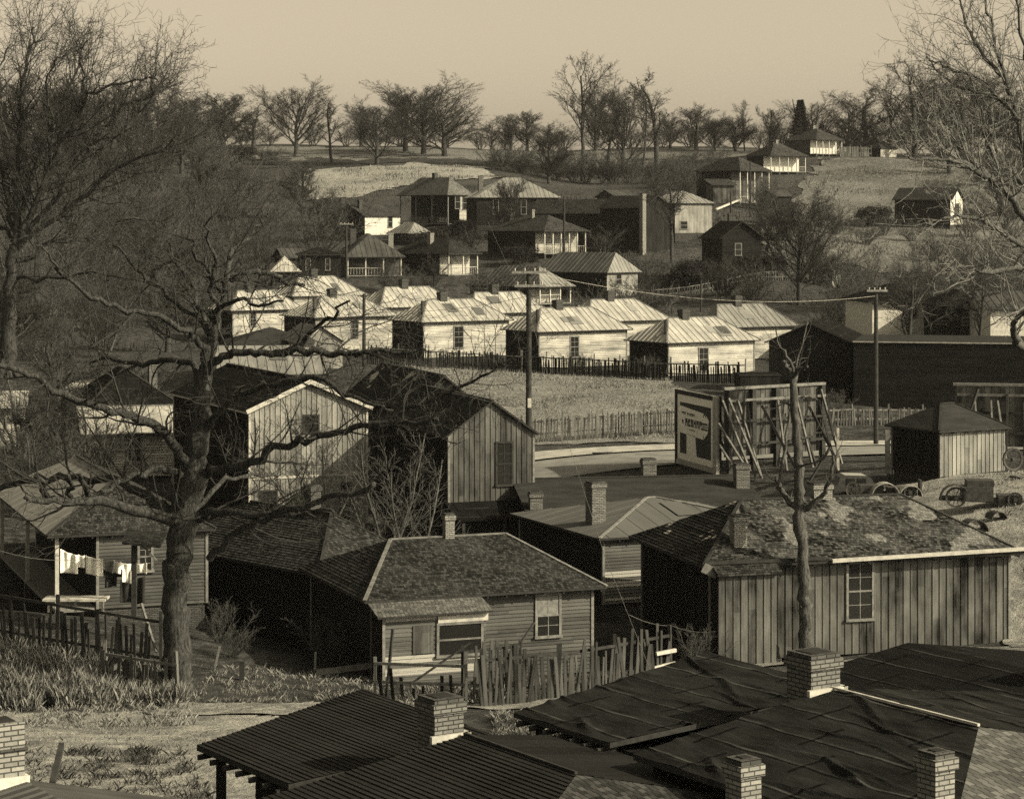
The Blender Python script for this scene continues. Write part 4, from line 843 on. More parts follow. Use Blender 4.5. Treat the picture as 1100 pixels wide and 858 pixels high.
TR = [
 ('oak', 172, 162, 470, 88, 1.1, 'broad bare oak at the left end of the hill crest'), ('fan2', 205, 160, 490, 62, 1.2, 'low spreading bare tree beside the leftmost crest oak'),
 ('fan2', 240, 160, 480, 72, 1.25, 'dense rounded bare tree left of the fan shaped tree'), ('oak', 272, 158, 490, 58, 1.3, 'dark bushy crest tree between the rounded tree and the fan tree'),
 ('fan', 318, 158, 470, 76, 1.15, 'symmetric fan shaped bare tree on the crest'), ('tall', 357, 182, 445, 88, .75, 'slender straight tree rising beside the fan shaped tree'),
 ('fan', 405, 184, 440, 84, 1.1, 'vase shaped bare tree rooted below the road bank'), ('fan2', 388, 160, 500, 52, 1.3, 'small hazy tree behind the vase shaped tree'),
 ('fan2', 436, 165, 478, 76, 1.25, 'dense twiggy tree touching the vase shaped tree'), ('fan', 455, 165, 470, 82, 1.1, 'upright twiggy tree in the middle of the crest clump'), ('oak', 478, 170, 462, 68, 1.0, 'right hand leaning tree of the central crest clump'),
 ('oak', 528, 160, 500, 42, 1.1, 'small round tree right of the gap in the crest'), ('fan2', 548, 160, 505, 36, 1.2, 'short hazy tree second right of the crest gap'), ('fan2', 566, 160, 505, 40, 1.2, 'short hazy tree third right of the crest gap'),
 ('oak', 590, 160, 500, 36, 1.3, 'low bushy tree left of the tall four'), ('tall2', 626, 205, 428, 128, 1.0, 'leftmost of the four tall bare trees above the road bank'), ('tall', 650, 180, 445, 92, .8, 'thin tree standing between the first two tall trees'),
 ('fan', 669, 178, 440, 104, .9, 'fullest of the tall bare trees above the road bank'), ('tall2', 690, 175, 440, 100, .8, 'straight tall tree second from the right of the tall four'), ('tall', 706, 172, 445, 102, .95, 'tall open branched tree at the right of the tall four'),
 ('fan2', 640, 160, 500, 60, 1.2, 'hazy tree behind the tall trees'), ('fan2', 720, 160, 500, 44, 1.3, 'low hazy tree right of the tall four'),
 ('fan2', 748, 160, 490, 46, 1.3, 'bushy crest tree above the two level porch house'), ('fan', 768, 162, 485, 52, 1.2, 'dense twiggy crest tree over the hill houses'), ('fan2', 790, 162, 480, 48, 1.2, 'twiggy tree behind the white porch house'),
 ('tall2', 800, 160, 480, 52, .8, 'thin tree left of the evergreen'), ('fan2', 828, 158, 478, 46, 1.1, 'rounded twiggy tree just left of the evergreen'),
 ('fan', 872, 150, 470, 56, 1.1, 'bare tree rising behind the evergreen'), ('oak', 912, 158, 465, 72, .9, 'gnarled tree above the crest house fence'), ('oak', 930, 158, 470, 82, 1.0, 'large gnarled tree behind the crest fence'), 
 ('tall2', 957, 156, 468, 84, .9, 'dark upright tree right of the gnarled pair'), ('oak', 983, 160, 448, 112, 1.0, 'big open crowned tree on the right crest'), ('fan2', 1010, 162, 470, 76, 1.1, 'hazy tree right of the big open crowned tree'),
 ('oak', 1035, 166, 460, 100, 1.0, 'spreading tree partly behind the pale overhanging limbs'), ('fan2', 1062, 166, 465, 84, 1.1, 'dense crest tree near the right edge'), ('oak', 1090, 168, 460, 90, 1.1, 'crest tree cut by the right edge'),
 ('tall2', 722, 285, 285, 104, .9, 'dark trunked tree standing over the bright plank house'), ('fan', 858, 330, 240, 140, .9, 'fan shaped bare tree on the garden slope'), ('fan2', 590, 205, 405, 70, 1.1, 'bare tree behind the wide sunlit hip roof'),
 ('fan2', 548, 238, 312, 52, .9, 'small bare tree in front of the wide sunlit hip roof'), ('oak', 466, 328, 238, 62, .8, 'stout pollarded tree above the row house roofs'), ('thicket', 413, 318, 250, 46, .7, 'small dark tree beside the ribbed roof house'),
 ('tall2', 968, 372, 176, 92, 1.5, 'vine hung bare tree before the white plastered house'), ('tall2', 1046, 372, 178, 84, 1.4, 'arching bare tree near the white plastered walls'),
 ('thicket2', 930, 330, 235, 70, 1.2, 'tangled grey tree on the slope above the warehouse'), ('thicket2', 990, 315, 250, 62, 1.3, 'tangled brush tree below the lone dark house'), ('thicket', 1040, 300, 260, 66, 1.3, 'brushy tree below the white end wall'), ('thicket2', 1085, 310, 250, 80, 1.2, 'brushy tree at the right edge of the slope'),
 ('thicket', 895, 345, 215, 50, 1.2, 'dark brush tree behind the vine grown barn'),
]
for k, px, py, D, h, w_, lb in TR: putpx(k, px, py, D, h*(1.0+.16*math.sin(px*1.7)) if D > 400 else h, lb, wid=w_*(1.12+.2*math.sin(px*.9)), group=G1 if D > 400 else None)
putpx('conifer', 860, 158, 462, 52, 'single dark evergreen beside the topmost hip roofed house', wid=.95, name='evergreen_tree')
putpx('bush', 940, 235, 338, 22, 'round dark bush beside the lone dark house', wid=1.1, name='evergreen_bush', cat='bush')
for px, py, D, h, lb in [(470, 262, 300, 24, 'dark clipped bush before the dark porch house'), (500, 250, 318, 20, 'dark bush below the wide sunlit hip roof'), (690, 262, 312, 22, 'dark bush by the bright narrow gable end'), 
      (745, 292, 262, 24, 'dark bush left of the dark gabled cottage'), (825, 290, 262, 26, 'dark bush right of the dark gabled cottage'), (560, 276, 284, 20, 'bush in the shade of the white posted porch house'), (705, 268, 300, 20, 'dark bush under the vine grown chimney'),
      (288, 176, 455, 14, 'dark shrub at the left end of the road bank'), (262, 172, 450, 22, 'dark shrub on the shaded road bank')]:
    putpx('bush', px, py, D, h, lb, wid=1.25, name='evergreen_bush', cat='bush', group='dark bushes on the hillside')
MORE = [('thicket', 285, 178, 445, 26), ('thicket2', 300, 185, 438, 24), ('thicket', 530, 188, 430, 30), ('thicket2', 560, 186, 430, 34), ('thicket', 590, 190, 428, 36), ('thicket2', 615, 192, 425, 30), ('thicket', 648, 194, 420, 34), ('thicket2', 675, 194, 420, 36), ('thicket', 700, 196, 415, 34), ('thicket2', 725, 192, 415, 34), ('thicket', 745, 180, 425, 30), ('thicket2', 770, 172, 430, 24),
  ('thicket', 505, 262, 300, 30), ('thicket2', 660, 250, 330, 40), ('thicket', 705, 235, 345, 42), ('thicket2', 735, 215, 365, 40), ('thicket', 838, 255, 300, 60), ('thicket2', 820, 225, 345, 44), ('thicket', 870, 285, 270, 60), ('thicket', 900, 300, 262, 50), ('thicket2', 690, 300, 262, 36), ('thicket', 650, 268, 295, 30), ('thicket2', 775, 300, 250, 34), ('thicket', 812, 305, 248, 36), ('thicket2', 550, 300, 262, 26), ('thicket', 340, 300, 265, 44), ('thicket2', 440, 318, 240, 30), ('thicket', 355, 230, 345, 34), ('thicket2', 445, 250, 320, 24),
  ('thicket2', 915, 345, 215, 60), ('thicket', 1000, 330, 225, 50), ('thicket2', 1060, 325, 230, 60), ('thicket', 950, 255, 325, 34), ('thicket2', 1040, 255, 325, 44), ('thicket', 1080, 240, 340, 50), ('thicket2', 1000, 212, 368, 30), ('thicket', 1050, 200, 385, 40), ('thicket2', 1090, 195, 390, 44), ('fan2', 1075, 225, 355, 70), ('oak', 1020, 195, 400, 50)]
pl = ['below the road embankment', 'among the hill houses', 'on the right slope', 'beside the garden', 'near the plank house', 'under the right crest']
CR = [(185, 160, 500, 44), (225, 160, 505, 36), (262, 160, 505, 34), (292, 160, 505, 30), (340, 160, 508, 26), (372, 160, 508, 26), (398, 160, 505, 30), (425, 160, 505, 34), (450, 160, 505, 36), (480, 160, 505, 34), (515, 160, 508, 24), (540, 160, 508, 24), (575, 160, 508, 28), (605, 160, 508, 30), (640, 160, 505, 32), (680, 160, 505, 34), (712, 160, 505, 32), (740, 160, 500, 36), (765, 160, 500, 38), (790, 160, 500, 36), (815, 158, 495, 32), (845, 156, 490, 30), (890, 158, 485, 34), (920, 160, 485, 38), (950, 160, 485, 40), (985, 162, 485, 40), (1015, 164, 485, 44), (1045, 166, 485, 44), (1080, 166, 485, 46)]
for i, (px, py, D, h) in enumerate(CR): putpx(['thicket2', 'thicket'][i % 2], px+R.uniform(-5, 5), py, D, h*R.uniform(.85, 1.15), 'low hazy thicket tree along the hill crest behind the taller trees', wid=2.2, group='low thicket trees along the crest', twm='twig_mid')
for i, (px, D, h, k) in enumerate([(5, 430, 120, 'fan2'), (40, 440, 110, 'oak'), (75, 430, 105, 'fan'), (110, 445, 100, 'oak'), (145, 450, 96, 'fan2'), (195, 430, 84, 'fan'), (170, 400, 96, 'thicket'), (130, 400, 100, 'thicket2'), (90, 410, 110, 'fan2'), (225, 410, 70, 'thicket2'), (20, 390, 120, 'thicket')]): putpx(k, px, 190, D, h, ['tall hazy woodland tree at the far left behind the great forked tree', 'broad hazy woodland tree behind the great forked tree'][i % 2], wid=1.25, group='far woodland trees behind the great forked tree')
for i, (k, px, py, D, h) in enumerate(MORE): putpx(k, px, py, D, h, 'leafless thicket tree %s' % pl[0 if i < 12 else (1 if i < 24 else (3 if i < 29 else 2))], wid=1.5, group='thicket trees on the hillside', twm=['twig', 'twig_mid'][i % 2])
# left woodland: individually visible bare trees in several depths
WL = []; rw = random.Random(5); desc = ['grey bare tree', 'dark bare tree', 'tangled bare tree', 'leaning bare tree', 'twiggy bare tree', 'slender bare tree']
places = ['above the whitewashed house', 'on the left slope', 'beyond the big tree crown', 'in the hollow left of the big tree', 'below the crest oak', 'at the foot of the left hill', 'behind the pale shed', 'near the left edge', 'beside the knoll', 'above the leftmost row house']
spec = [(20,330,250,95),(55,345,235,90),(95,350,225,85),(130,340,240,80),(165,335,245,90),(200,330,250,80),(232,318,262,70),(30,290,300,90),(75,285,310,85),(120,280,315,80),(160,275,320,75),(205,270,330,72),(245,262,335,66),(282,288,290,58),
  (340,262,300,52),(325,225,360,48),(30,240,370,70),(90,232,380,66),(150,228,385,60),(215,222,385,58),(180,388,205,75),(110,392,195,80),(45,395,190,85),(10,400,185,90),(230,345,230,60),(345,250,322,45),(60,430,160,75),(140,432,160,60),(20,470,138,80),(60,480,132,60), (0,260,330,95), (255,215,395,50)]
for i, (px, py, D, h) in enumerate(spec):
    k = rw.choice(['thicket', 'thicket2', 'fan2', 'oak', 'thicket'])
    putpx(k, px, py, D, h*1.25, '%s %s, %s' % (desc[i % 6], places[(i*7) % 10], ['front rank','second rank','third rank','rear rank','lowest rank'][i % 5]), wid=rw.uniform(1.1, 1.6), group='bare trees of the left hillside woodland', twm=rw.choice([None, 'twig_mid', 'twig']))
# shrubs / underbrush
US = [(225,300,300),(160,310,290),(90,315,280),(250,340,240),(60,370,215),(330,300,270),(350,290,275),(430,310,248),(520,318,240),(700,325,232),(660,330,225),(780,310,250),(810,320,240),(880,300,262),(905,320,240),(670,258,318),(880,250,330),(900,262,318),(930,270,310),(980,262,318),(1000,280,300),(1060,290,280),(1085,260,320),(630,195,425),(600,190,425),(560,182,430),(700,200,400),(730,210,380),(740,195,405),(660,190,420),(540,178,440),(240,190,420),(270,205,400),(225,178,440)]
for i, (px, py, D) in enumerate(US):
    putpx('scrub', px, py, D, 26+rw.random()*10, 'leafless scrub bush %s' % ['beside the road bank','among the hill houses','near the garden fence','on the open slope','below the crest'][i % 5], wid=1.5, name='scrub_bush', cat='bush', group='leafless scrub on the hillside', twm=rw.choice(['twig', 'twig_mid']))
# foreground saplings
for (px, py, D, h, lb, tw) in [(452, 578, 97, 128, 'thin pale saplings between the two plank houses', 'twig_pale'), (428, 560, 100, 140, 'multi stemmed grey sapling at the corner of the two storey house', 'twig_mid'), (405, 570, 99, 90, 'short grey sapling beside the two storey house', 'twig_mid'),
     (337, 548, 104, 92, 'vase shaped sapling before the two storey house wall', 'twig'), (100, 505, 120, 110, 'dark sapling before the whitewashed house', 'twig'), (350, 392, 168, 44, 'thin sapling by the small pale plank shed', 'twig'), (30, 520, 110, 90, 'brushy tree left of the whitewashed house', 'twig')]:
    putpx('sapling' if 'thin' in lb or 'grey' in lb else 'thicket', px, py, D, h, lb, wid=1.3, twm='twig_mid' if tw == 'twig_pale' else tw, bkm='bark_mid')
for (px, py, D, h, lb) in [(40, 500, 116, 60, 'dark tangle of vines left of the whitewashed house'), (70, 512, 112, 58, 'second dark tangle of vines beside the whitewashed house'), (250, 742, 80.5, 40, 'dry stalks against the shaded wall'), (235, 722, 83, 52, 'tall dry weeds beside the big trunk'), (350, 742, 81, 60, 'bare shrub before the black shaded wall'),
      (745, 706, 78.5, 40, 'tangled vine over the fence end by the long plank house'), (620, 397, 190, 24, 'weedy shrub along the dark fence'), (700, 404, 184, 26, 'bare shrub at the corner of the rightmost row house'), (690, 404, 184, 22, 'second bare shrub before the dark end wall'), (480, 394, 194, 22, 'weeds beside the dark fence'), (905, 440, 147, 26, 'bush below the vine grown barn'), (880, 440, 147, 26, 'dark shrub beside the vine grown barn')]:
    putpx('scrub', px, py, D, h, lb, wid=1.1, name='bare_shrub', cat='shrub')

# ---------------- hero trees built limb by limb
RS_ = 1.0
def pxline(pts, D0, dd=0.0, R0=None):
    """pts (px,py,rpx[,dD])"""
    out = []; rs = []; n = len(pts)
    for i, p in enumerate(pts):
        D = D0+dd*i/max(1, n-1) + (p[3] if len(p) > 3 else 0); out.append(W(p[0], p[1], D)); rs.append(p[2]*D/PF*RS_)
    return out, rs
def smoothline(P, rs, m=4):
    out = []; ro = []; n = len(P)
    for i in range(n-1):
        p0, p1, p2, p3 = P[max(i-1, 0)], P[i], P[i+1], P[min(i+2, n-1)]
        for k in range(m):
            t = k/m; out.append(.5*((2*p1)+(-p0+p2)*t+(2*p0-5*p1+4*p2-p3)*t*t+(-p0+3*p1-3*p2+p3)*t**3)); ro.append(rs[i]*(1-t)+rs[i+1]*t)
    out.append(P[-1]); ro.append(rs[-1]); return out, ro
def hero(name, label, trunk, limbs, D0, bk, tw, sub, seed, loc, twl=1.0, minr=.012, gnarl=.06, cat='tree', extra=None, upb=.10):
    rnd = random.Random(seed); T, L_, C = MB(), MB(), MB()
    P, rs = smoothline(*pxline(trunk, D0), 5)
    k = 14; rs2 = [r*(1+.07*rnd.gauss(0, 1)) for r in rs]; P = [p+rv(rnd)*.05 for p in P]; T.tube(P, rs2, k, cap=True)
    if gnarl > .05 and extra != 'bare':
        for a in range(7):    # root flares
            an = a*.9; b0 = P[0]; L0 = rs[0]; T.tube([b0+Vector((math.cos(an)*L0*1.7, math.sin(an)*L0*1.7, -.35)), b0+Vector((math.cos(an)*L0*.95, math.sin(an)*L0*.95, .1)), b0+Vector((math.cos(an)*L0*.6, math.sin(an)*L0*.6, .9))], [L0*.25, L0*.34, L0*.28], 7)
    pr = mod(n=[1, 1]+sub, seg=[4, 4, 5, 4, 3, 3], taper=[.4, .4, .3, .35, .5, .5], wan=[.1, .12, .17, .2, .22, .22], up=[.05, .05, upb, .07, .05, .03], k=[6, 5, 5, 3, 3, 3], start=[.1, .1, .12, .1, .1, .1], ang=[(30, 70)]*6, len=[.5, .5, .52, .5, .5, .5], rr=[.5, .5, .55, .6, .6, .6], minr=minr, tl=0)
    for lb in limbs:
        pts, dd = lb[0], lb[1]; den = lb[2] if len(lb) > 2 else 1.0
        Q, qr = smoothline(*pxline(pts, D0, dd), 4)
        Q = [q+rv(rnd)*gnarl*min(1, i) for i, q in enumerate(Q)]
        L_.tube(Q, [max(minr, r*rnd.uniform(.95, 1.05)) for r in qr], 8, cap=True)
        tot = sum((Q[i+1]-Q[i]).length for i in range(len(Q)-1)); ns = max(2, int(tot/.55*den)) if den > 0 else 0
        for j in range(ns):
            t = .12+.88*(j+rnd.random())/ns; f = min(t, .999)*(len(Q)-1); i = int(f); q = Q[i].lerp(Q[i+1], f-i); r_ = qr[i]; dd_ = (Q[i+1]-Q[i]).normalized()
            a = dd_.orthogonal().normalized(); a.rotate(__import__('mathutils').Quaternion(dd_, rnd.uniform(0, 6.283))); ang = rad(rnd.uniform(30, 75))
            nd_ = (dd_*math.cos(ang)+a*math.sin(ang)+Vector((0, 0, upb*2.5))).normalized()
            grow(C, C, q, nd_, rnd.uniform(.9, 2.6)*twl, max(minr*1.3, min(.05, r_*.35)), 2, pr, rnd)
    root = empty(name, loc, 0, label, cat)
    for mb_, nm, mt, sm in ((T, 'trunk', bk, True), (L_, 'limbs', bk, True), (C, 'crown', tw, False)):
        o = mb_.build(nm, M[mt], smooth=sm, loc=loc); o.location = (0, 0, 0); o.parent = root
    return root
RS_ = .86
b0 = W(192, 768, 74.5); hl = [
 ([(208,500,7),(190,480,6.5),(170,459,6),(149,452,5.5),(118,441,5),(88,434,4.5),(60,420,4.5),(40,408,3.5),(0,391,3),(-30,383,2)], -5),
 ([(190,558,8),(182,556,8),(145,547,7),(95,538,6),(51,538,4.5),(30,535,2)], -4, .7), ([(190,552,7),(169,541,6.5),(145,524,5.5),(118,515,5),(71,513,4.5),(34,516,4),(0,523,3.5),(-30,530,3)], 3, .7),
 ([(196,513,6),(182,507,5),(162,505,4.5),(135,516,4),(112,528,3.5),(96,533,3)], -2, .8), ([(51,538,4),(47,524,3.5),(42,514,2.5)], -3.5, .3), ([(95,538,4),(92,522,3.5),(84,510,2.5)], -3.9, .3), ([(76,536,3),(75,522,3),(74,512,2.5)], -3.6, 0),
 ([(215,505,7),(240,505,5.5),(270,494,5),(305,480,4.5),(330,473,4.5),(363,466,4),(398,455,4),(440,452,3),(470,450,2)], -6), ([(398,455,3.2),(440,441,2.6),(490,418,2.2),(524,401,1.6),(545,388,1)], -5, 1.2),
 ([(218,396,6),(237,385,5),(257,377,4.5),(285,378,4.5),(314,376,5),(345,379,4.5),(372,380,3.5),(400,378,3),(433,380,2),(460,376,1.2)], -3), ([(320,376,3),(345,346,2.4),(357,341,2),(372,322,1.3)], -3), 
 ([(225,380,7),(232,350,6),(240,320,5.2),(246,301,4.8),(257,295,4.2),(283,293,3.4),(301,300,3),(311,305,2.4),(327,305,1.6)], 1), ([(242,312,4),(246,284,3.4),(251,270,2.8),(266,254,2.2),(284,236,1.6),(292,222,1)], 3), ([(235,345,4),(228,311,3),(230,292,2.6),(229,273,2),(222,250,1.6),(228,225,1)], -2),
 ([(224,392,5),(215,368,4.5),(205,360,4),(179,346,3.6),(135,331,3.2),(101,319,2.8),(68,293,2.2),(54,280,1.6),(40,262,1)], -5), ([(222,420,5),(203,390,4.5),(176,390,3.6),(145,391,3),(118,384,2.2),(95,392,1.4)], 4),
 ([(214,557,6),(225,551,5),(247,551,4.5),(293,554,4),(330,553,3),(360,548,2)], -3), ([(225,600,5),(256,571,4.5),(282,557,4),(318,545,4),(351,536,3.6),(403,520,3.8)], -4, .3), ([(220,470,5),(233,440,4.5),(263,422,4),(304,410,3.6),(338,405,3.4),(370,422,3),(400,436,2.4),(420,440,1.6)], -4),
 ([(226,360,4),(215,330,3.2),(205,305,2.6),(190,285,2),(182,262,1.4)], 5), ([(222,350,3.6),(190,325,3),(160,300,2.4),(140,280,1.8),(120,262,1.2)], 5), ([(238,330,3),(262,322,2.4),(282,330,1.8),(300,322,1.2)], -4), ([(205,250+300,4),(235,520,3),(262,508,2.4),(300,512,1.6)], 4), ([(228,300,3),(210,270,2.2),(205,240,1.6),(212,215,1)], 2)]
hero('big_bare_tree', 'huge rough barked bare tree with long sprawling limbs left of centre', [(192,772,21),(191,740,18),(188,700,17),(188,650,16.5),(190,610,16),(195,570,17),(206,520,16),(212,480,14),(216,440,12.5),(220,400,10),(224,380,8),(228,360,6)], hl, 74.5, 'bark', 'twig', [6, 5, 4], 21, b0, 1.25, .008, .055)
RS_ = .78
b0 = W(864, 706, 83.1)
hero('pollarded_tree', 'bare pole like tree with stubby lopped top before the mossy roofed house', [(866,708,9),(865,660,8.6),(864,620,8.4),(861,580,8),(859,550,8),(858,520,6.6),(856,480,6),(853,440,5.4),(852,405,5)],
  [([(858,548,5),(846,536,4),(838,524,3.6),(834,512,2.6)], 1, .6), ([(860,548,4.6),(875,540,4),(887,528,3.2),(893,508,2.4),(896,490,1.6)], -1, .6), ([(838,524,2.4),(842,490,2.2),(846,460,2),(850,428,1.8)], 1.5, .4), ([(852,405,4.5),(846,396,3),(842,388,2)], 1, 1), ([(852,405,4),(860,396,3),(868,394,2)], -1, 1), ([(852,404,3),(852,394,2.6),(838,372,1.2),(834,352,.8)], 0, .5), ([(854,402,2),(862,370,1.2),(868,346,.8)], 0, .5), ([(854,430,2),(866,425,1.3),(878,428,1)], 0, 1), ([(855,470,2),(872,468,1.3),(890,455,1)], 0, 1), ([(855,500,2),(870,498,1.3),(886,488,1)], -1, 1), ([(853,440,2),(842,432,1.3),(834,440,1)], 0, 1)],
  83.1, 'bark_mid', 'twig_mid', [5, 4], 22, b0, .55, .008, .03, extra='bare')
RS_ = .8
b0 = W(1150, 420, 118)
hero('overhanging_tree', 'pale limbed tree reaching in from the right edge across the sky', [(1150,430,12),(1140,360,11),(1128,300,9),(1112,250,7)],
  [([(1112,250,6),(1090,218,5),(1070,196,4.6),(1050,184,4),(1036,174,3.2),(1012,172,2.6),(989,171,2),(970,168,1.2)], -6, 1.6), ([(1066,194,4),(1050,180,3.6),(1033,159,3),(1020,142,2.4),(1006,123,1.8),(992,104,1.2),(980,86,.8)], -2, 1.6), ([(1112,250,5),(1100,165,4),(1092,120,3.4),(1082,92,3),(1060,62,2.4),(1042,36,2),(1030,0,1.2)], 2, 1.6),
   ([(1095,130,3),(1070,102,2.4),(1045,82,2),(1020,74,1.6),(1000,66,1)], 4, 1.6), ([(1084,96,3),(1070,50,2.4),(1064,20,2),(1055,-10,1.4)], 4, 1.5), ([(1100,165,3),(1108,100,2.6),(1100,50,2),(1092,0,1.4)], -3, 1.5), ([(1090,110,2.4),(1050,100,2),(1020,88,1.6),(995,60,1)], 6, 1.4),
   ([(1128,300,5),(1090,288,4),(1060,292,3),(1030,286,2.4),(1000,298,1.6)], -8, 1.2), ([(1120,280,5),(1085,255,3.6),(1060,240,3),(1035,232,2.4),(1010,236,1.6)], -5, 1.5), ([(1130,380,6),(1098,372,5),(1088,355,4.5),(1092,342,3.4),(1110,330,3)], -10, .4), ([(1080,205,3),(1060,150,2.4),(1050,110,2),(1040,75,1.4)], 3, 1.6), ([(1115,240,3),(1100,200,2.5),(1075,170,2),(1062,135,1.5)], 5, 1.5)],
  118, 'bark_mid', 'twig_pale', [5, 4, 3], 23, b0, 1.5, .013, .05, extra='bare')
RS_ = .62
b0 = W(10, 350, 150)
def lim(seed, n, x0, y0, specs): return specs
hero('great_forked_tree', 'great dark forked tree with mistletoe clumps filling the upper left corner', [(8,400,13),(10,350,12),(12,300,11),(16,262,9)],
  [([(16,262,6),(18,200,5),(22,150,4),(24,100,3),(28,60,2.4),(36,30,1.4)], 0, 1.8), ([(18,258,5),(30,210,4.4),(45,160,3.6),(60,115,2.8),(80,80,2),(90,50,1.2)], 4, 1.8), ([(18,262,6),(40,215,5),(62,165,4),(85,120,3),(110,95,2.4),(150,82,1.6),(168,84,1)], -4, 1.8), ([(20,265,5),(60,210,4.4),(95,160,3.6),(130,120,2.8),(165,100,2),(182,88,1.2)], 3, 1.8),
   ([(16,262,5),(5,200,4),(-5,140,3),(0,90,2),(6,50,1.2)], 5, 1.6), ([(18,268,5),(70,225,4),(110,190,3.4),(150,168,2.6),(190,150,1.6)], -3, 1.8), ([(18,280,5),(60,262,4),(100,250,3),(145,235,2.2),(185,240,1.4)], 2, 1.6), ([(20,255,4),(50,190,3.2),(55,130,2.4),(50,90,1.8),(62,60,1)], -5, 1.7), ([(85,120,2.4),(90,90,2),(85,60,1.4),(96,42,.9)], -4, 1.6),
   ([(120,160,4.4),(135,138,4),(155,110,3.2),(163,88,2.6),(166,80,2)], 1, 1.0), ([(95,160,3),(125,150,2.4),(155,140,2),(185,120,1.2)], 6, 1.7), ([(16,262,4),(-10,235,3),(-25,200,2)], 2, 1.5), ([(14,300,4),(50,300,3),(90,296,2.4),(130,300,1.6)], -4, 1.6)],
  150, 'bark', 'twig', [7, 5, 4], 24, b0, 2.1, .013, .14)
# ================================================================ FENCES
def fence(label, pts, h, mat, gap=.16, w=.09, jit=.2, name='picket_fence', rails=(.35, .8), post_h=1.1, postm='post', cat='fence', lean=.06, miss=.05, railm='rail', wd=0, group=None, off=0):
    P = [Vector((q[0], q[1], 0)) for q in pts]
    root = empty(name, (P[0].x, P[0].y, hz(P[0].x, P[0].y)), 0, label, cat, group); O = root.location.copy()
    pk, rl = MB(), MB(); rnd = random.Random(len(label)); cnt = 0
    for a, b_ in zip(P[:-1], P[1:]):
        L = (b_-a).length; d = (b_-a)/L; nn = Vector((d.y, -d.x, 0)); n = int(L/gap)
        for i in range(n):
            if rnd.random() < miss: continue
            c = a+d*(i*gap+rnd.uniform(-.02, .02)); z = hz(c.x, c.y)+off; hh = h*(1-jit*rnd.random()); ww = w*rnd.uniform(.6, 1.25); sh = d*rnd.gauss(0, lean)+nn*rnd.gauss(0, lean*.5)
            bt = Vector((c.x, c.y, z-.05))-O+nn*.03; tp = bt+Vector((0, 0, hh))+sh*hh
            A = [bt-d*ww/2, bt+d*ww/2, tp+d*ww/2-Vector((0, 0, .03*rnd.random())), tp-d*ww/2]
            B_ = [p-nn*.022 for p in A]; u0 = rnd.randint(0, 60)*.31
            uvq = [(u0, 0), (u0+ww, 0), (u0+ww, hh), (u0, hh)]
            pk.face(A, uvq, M[mat]); pk.face(B_[::-1], uvq, M[mat])
            for k in range(4): j = (k+1) % 4; pk.face([A[k], B_[k], B_[j], A[j]], uvq, M[mat])
        m_ = max(1, int(L/2.4))
        for i in range(m_+1):
            c = a+d*(L*i/m_); z = hz(c.x, c.y)+off
            if i < m_:
                c2 = a+d*(L*(i+1)/m_); z2 = hz(c2.x, c2.y)+off
                for r_ in rails: rl.beam(Vector((c.x, c.y, z+h*r_))-O-nn*.02, Vector((c2.x, c2.y, z2+h*r_+rnd.gauss(0, .02)))-O-nn*.02, .05, .09, M[railm])
            q = MB(); q.beam(Vector((c.x, c.y, z-.1))-O-nn*.07, Vector((c.x, c.y, z+h*post_h))-O-nn*.07+Vector((rnd.gauss(0, .04), rnd.gauss(0, .04), 0)), .1, .1, M[postm])
            if cnt < 60: q.build('post', parent=root)
            cnt += 1
    pk.build('pickets', parent=root); rl.build('rail', parent=root)
    return root
def wp(px, py, D): q = W(px, py, D); return (q.x, q.y)
fence('ragged weathered picket fence of uneven boards before the clapboard house', [wp(518,757,72.5), wp(600,752,73.5), wp(722,727,76.5)], 2.0, 'batten_dk', .14, .12, .38, lean=.07, rails=(.25, .72), miss=.01, railm='post_dark', postm='post_dark', post_h=.9)
fence('patched upright board fence under the lean-to windows', [wp(498,757,73.5), wp(560,750,74.5)], 2.0, 'batten_dk', .17, .14, .35, lean=.03, rails=(.3, .8), railm='post_dark', postm='post_dark', post_h=.9)
fence('low dark tangle of stakes and rails at the lean-to corner', [wp(402,762,74), wp(500,756,73)], 1.3, 'batten_dark', .33, .10, .6, lean=.12, rails=(.5, .95), railm='rail')
fence('short weed choked picket fence beside the big trunk', [wp(112,730,74.5), wp(190,735,73)], 1.5, 'batten', .19, .12, .4, lean=.05)
fence('long sagging brush and board fence with a top pole at the left edge', [wp(-30,690,78), wp(60,705,77), wp(172,730,76)], 2.0, 'batten_dk', .15, .11, .3, lean=.06, post_h=1.15, postm='post_dark', rails=(.4, .98), railm='post_dark')
fence('dark picket fence behind the grass field below the row houses', [wp(395,410,190), wp(560,410,188), wp(720,420,178), wp(800,416,176)], 1.7, 'batten_dark', .17, .12, .3, lean=.04)
fence('light picket fence between the grass field and the road', [wp(560,482,140.5), wp(735,477,143)], 1.65, 'batten', .17, .10, .15, lean=.03, miss=.03)
fence('light picket fence beyond the road below the warehouse', [wp(878,462,145), wp(1030,456,148)], 1.2, 'batten', .2, .09, .15)
fence('board fence on the hill crest beside the topmost house', [wp(903,168,432), wp(936,168,436)], 2.0, 'batten_mid', .3, .26, .05, miss=0)
fence('garden fence on the shaded slope above the row houses', [wp(700,312,250), wp(860,300,262)], 1.2, 'batten', .35, .1, .2, miss=.1)
fence('slat gate and fence between the post and the plank shed', [wp(955,494,116), wp(975,494,117)], 2.1, 'batten', .22, .07, .1)
fence('railing along the top of the road embankment', [wp(300,160,505), wp(800,161,505)], 1.0, 'trim', 2.4, .12, .1, rails=(.9,), postm='trim', name='road_railing', cat='railing') if False else None
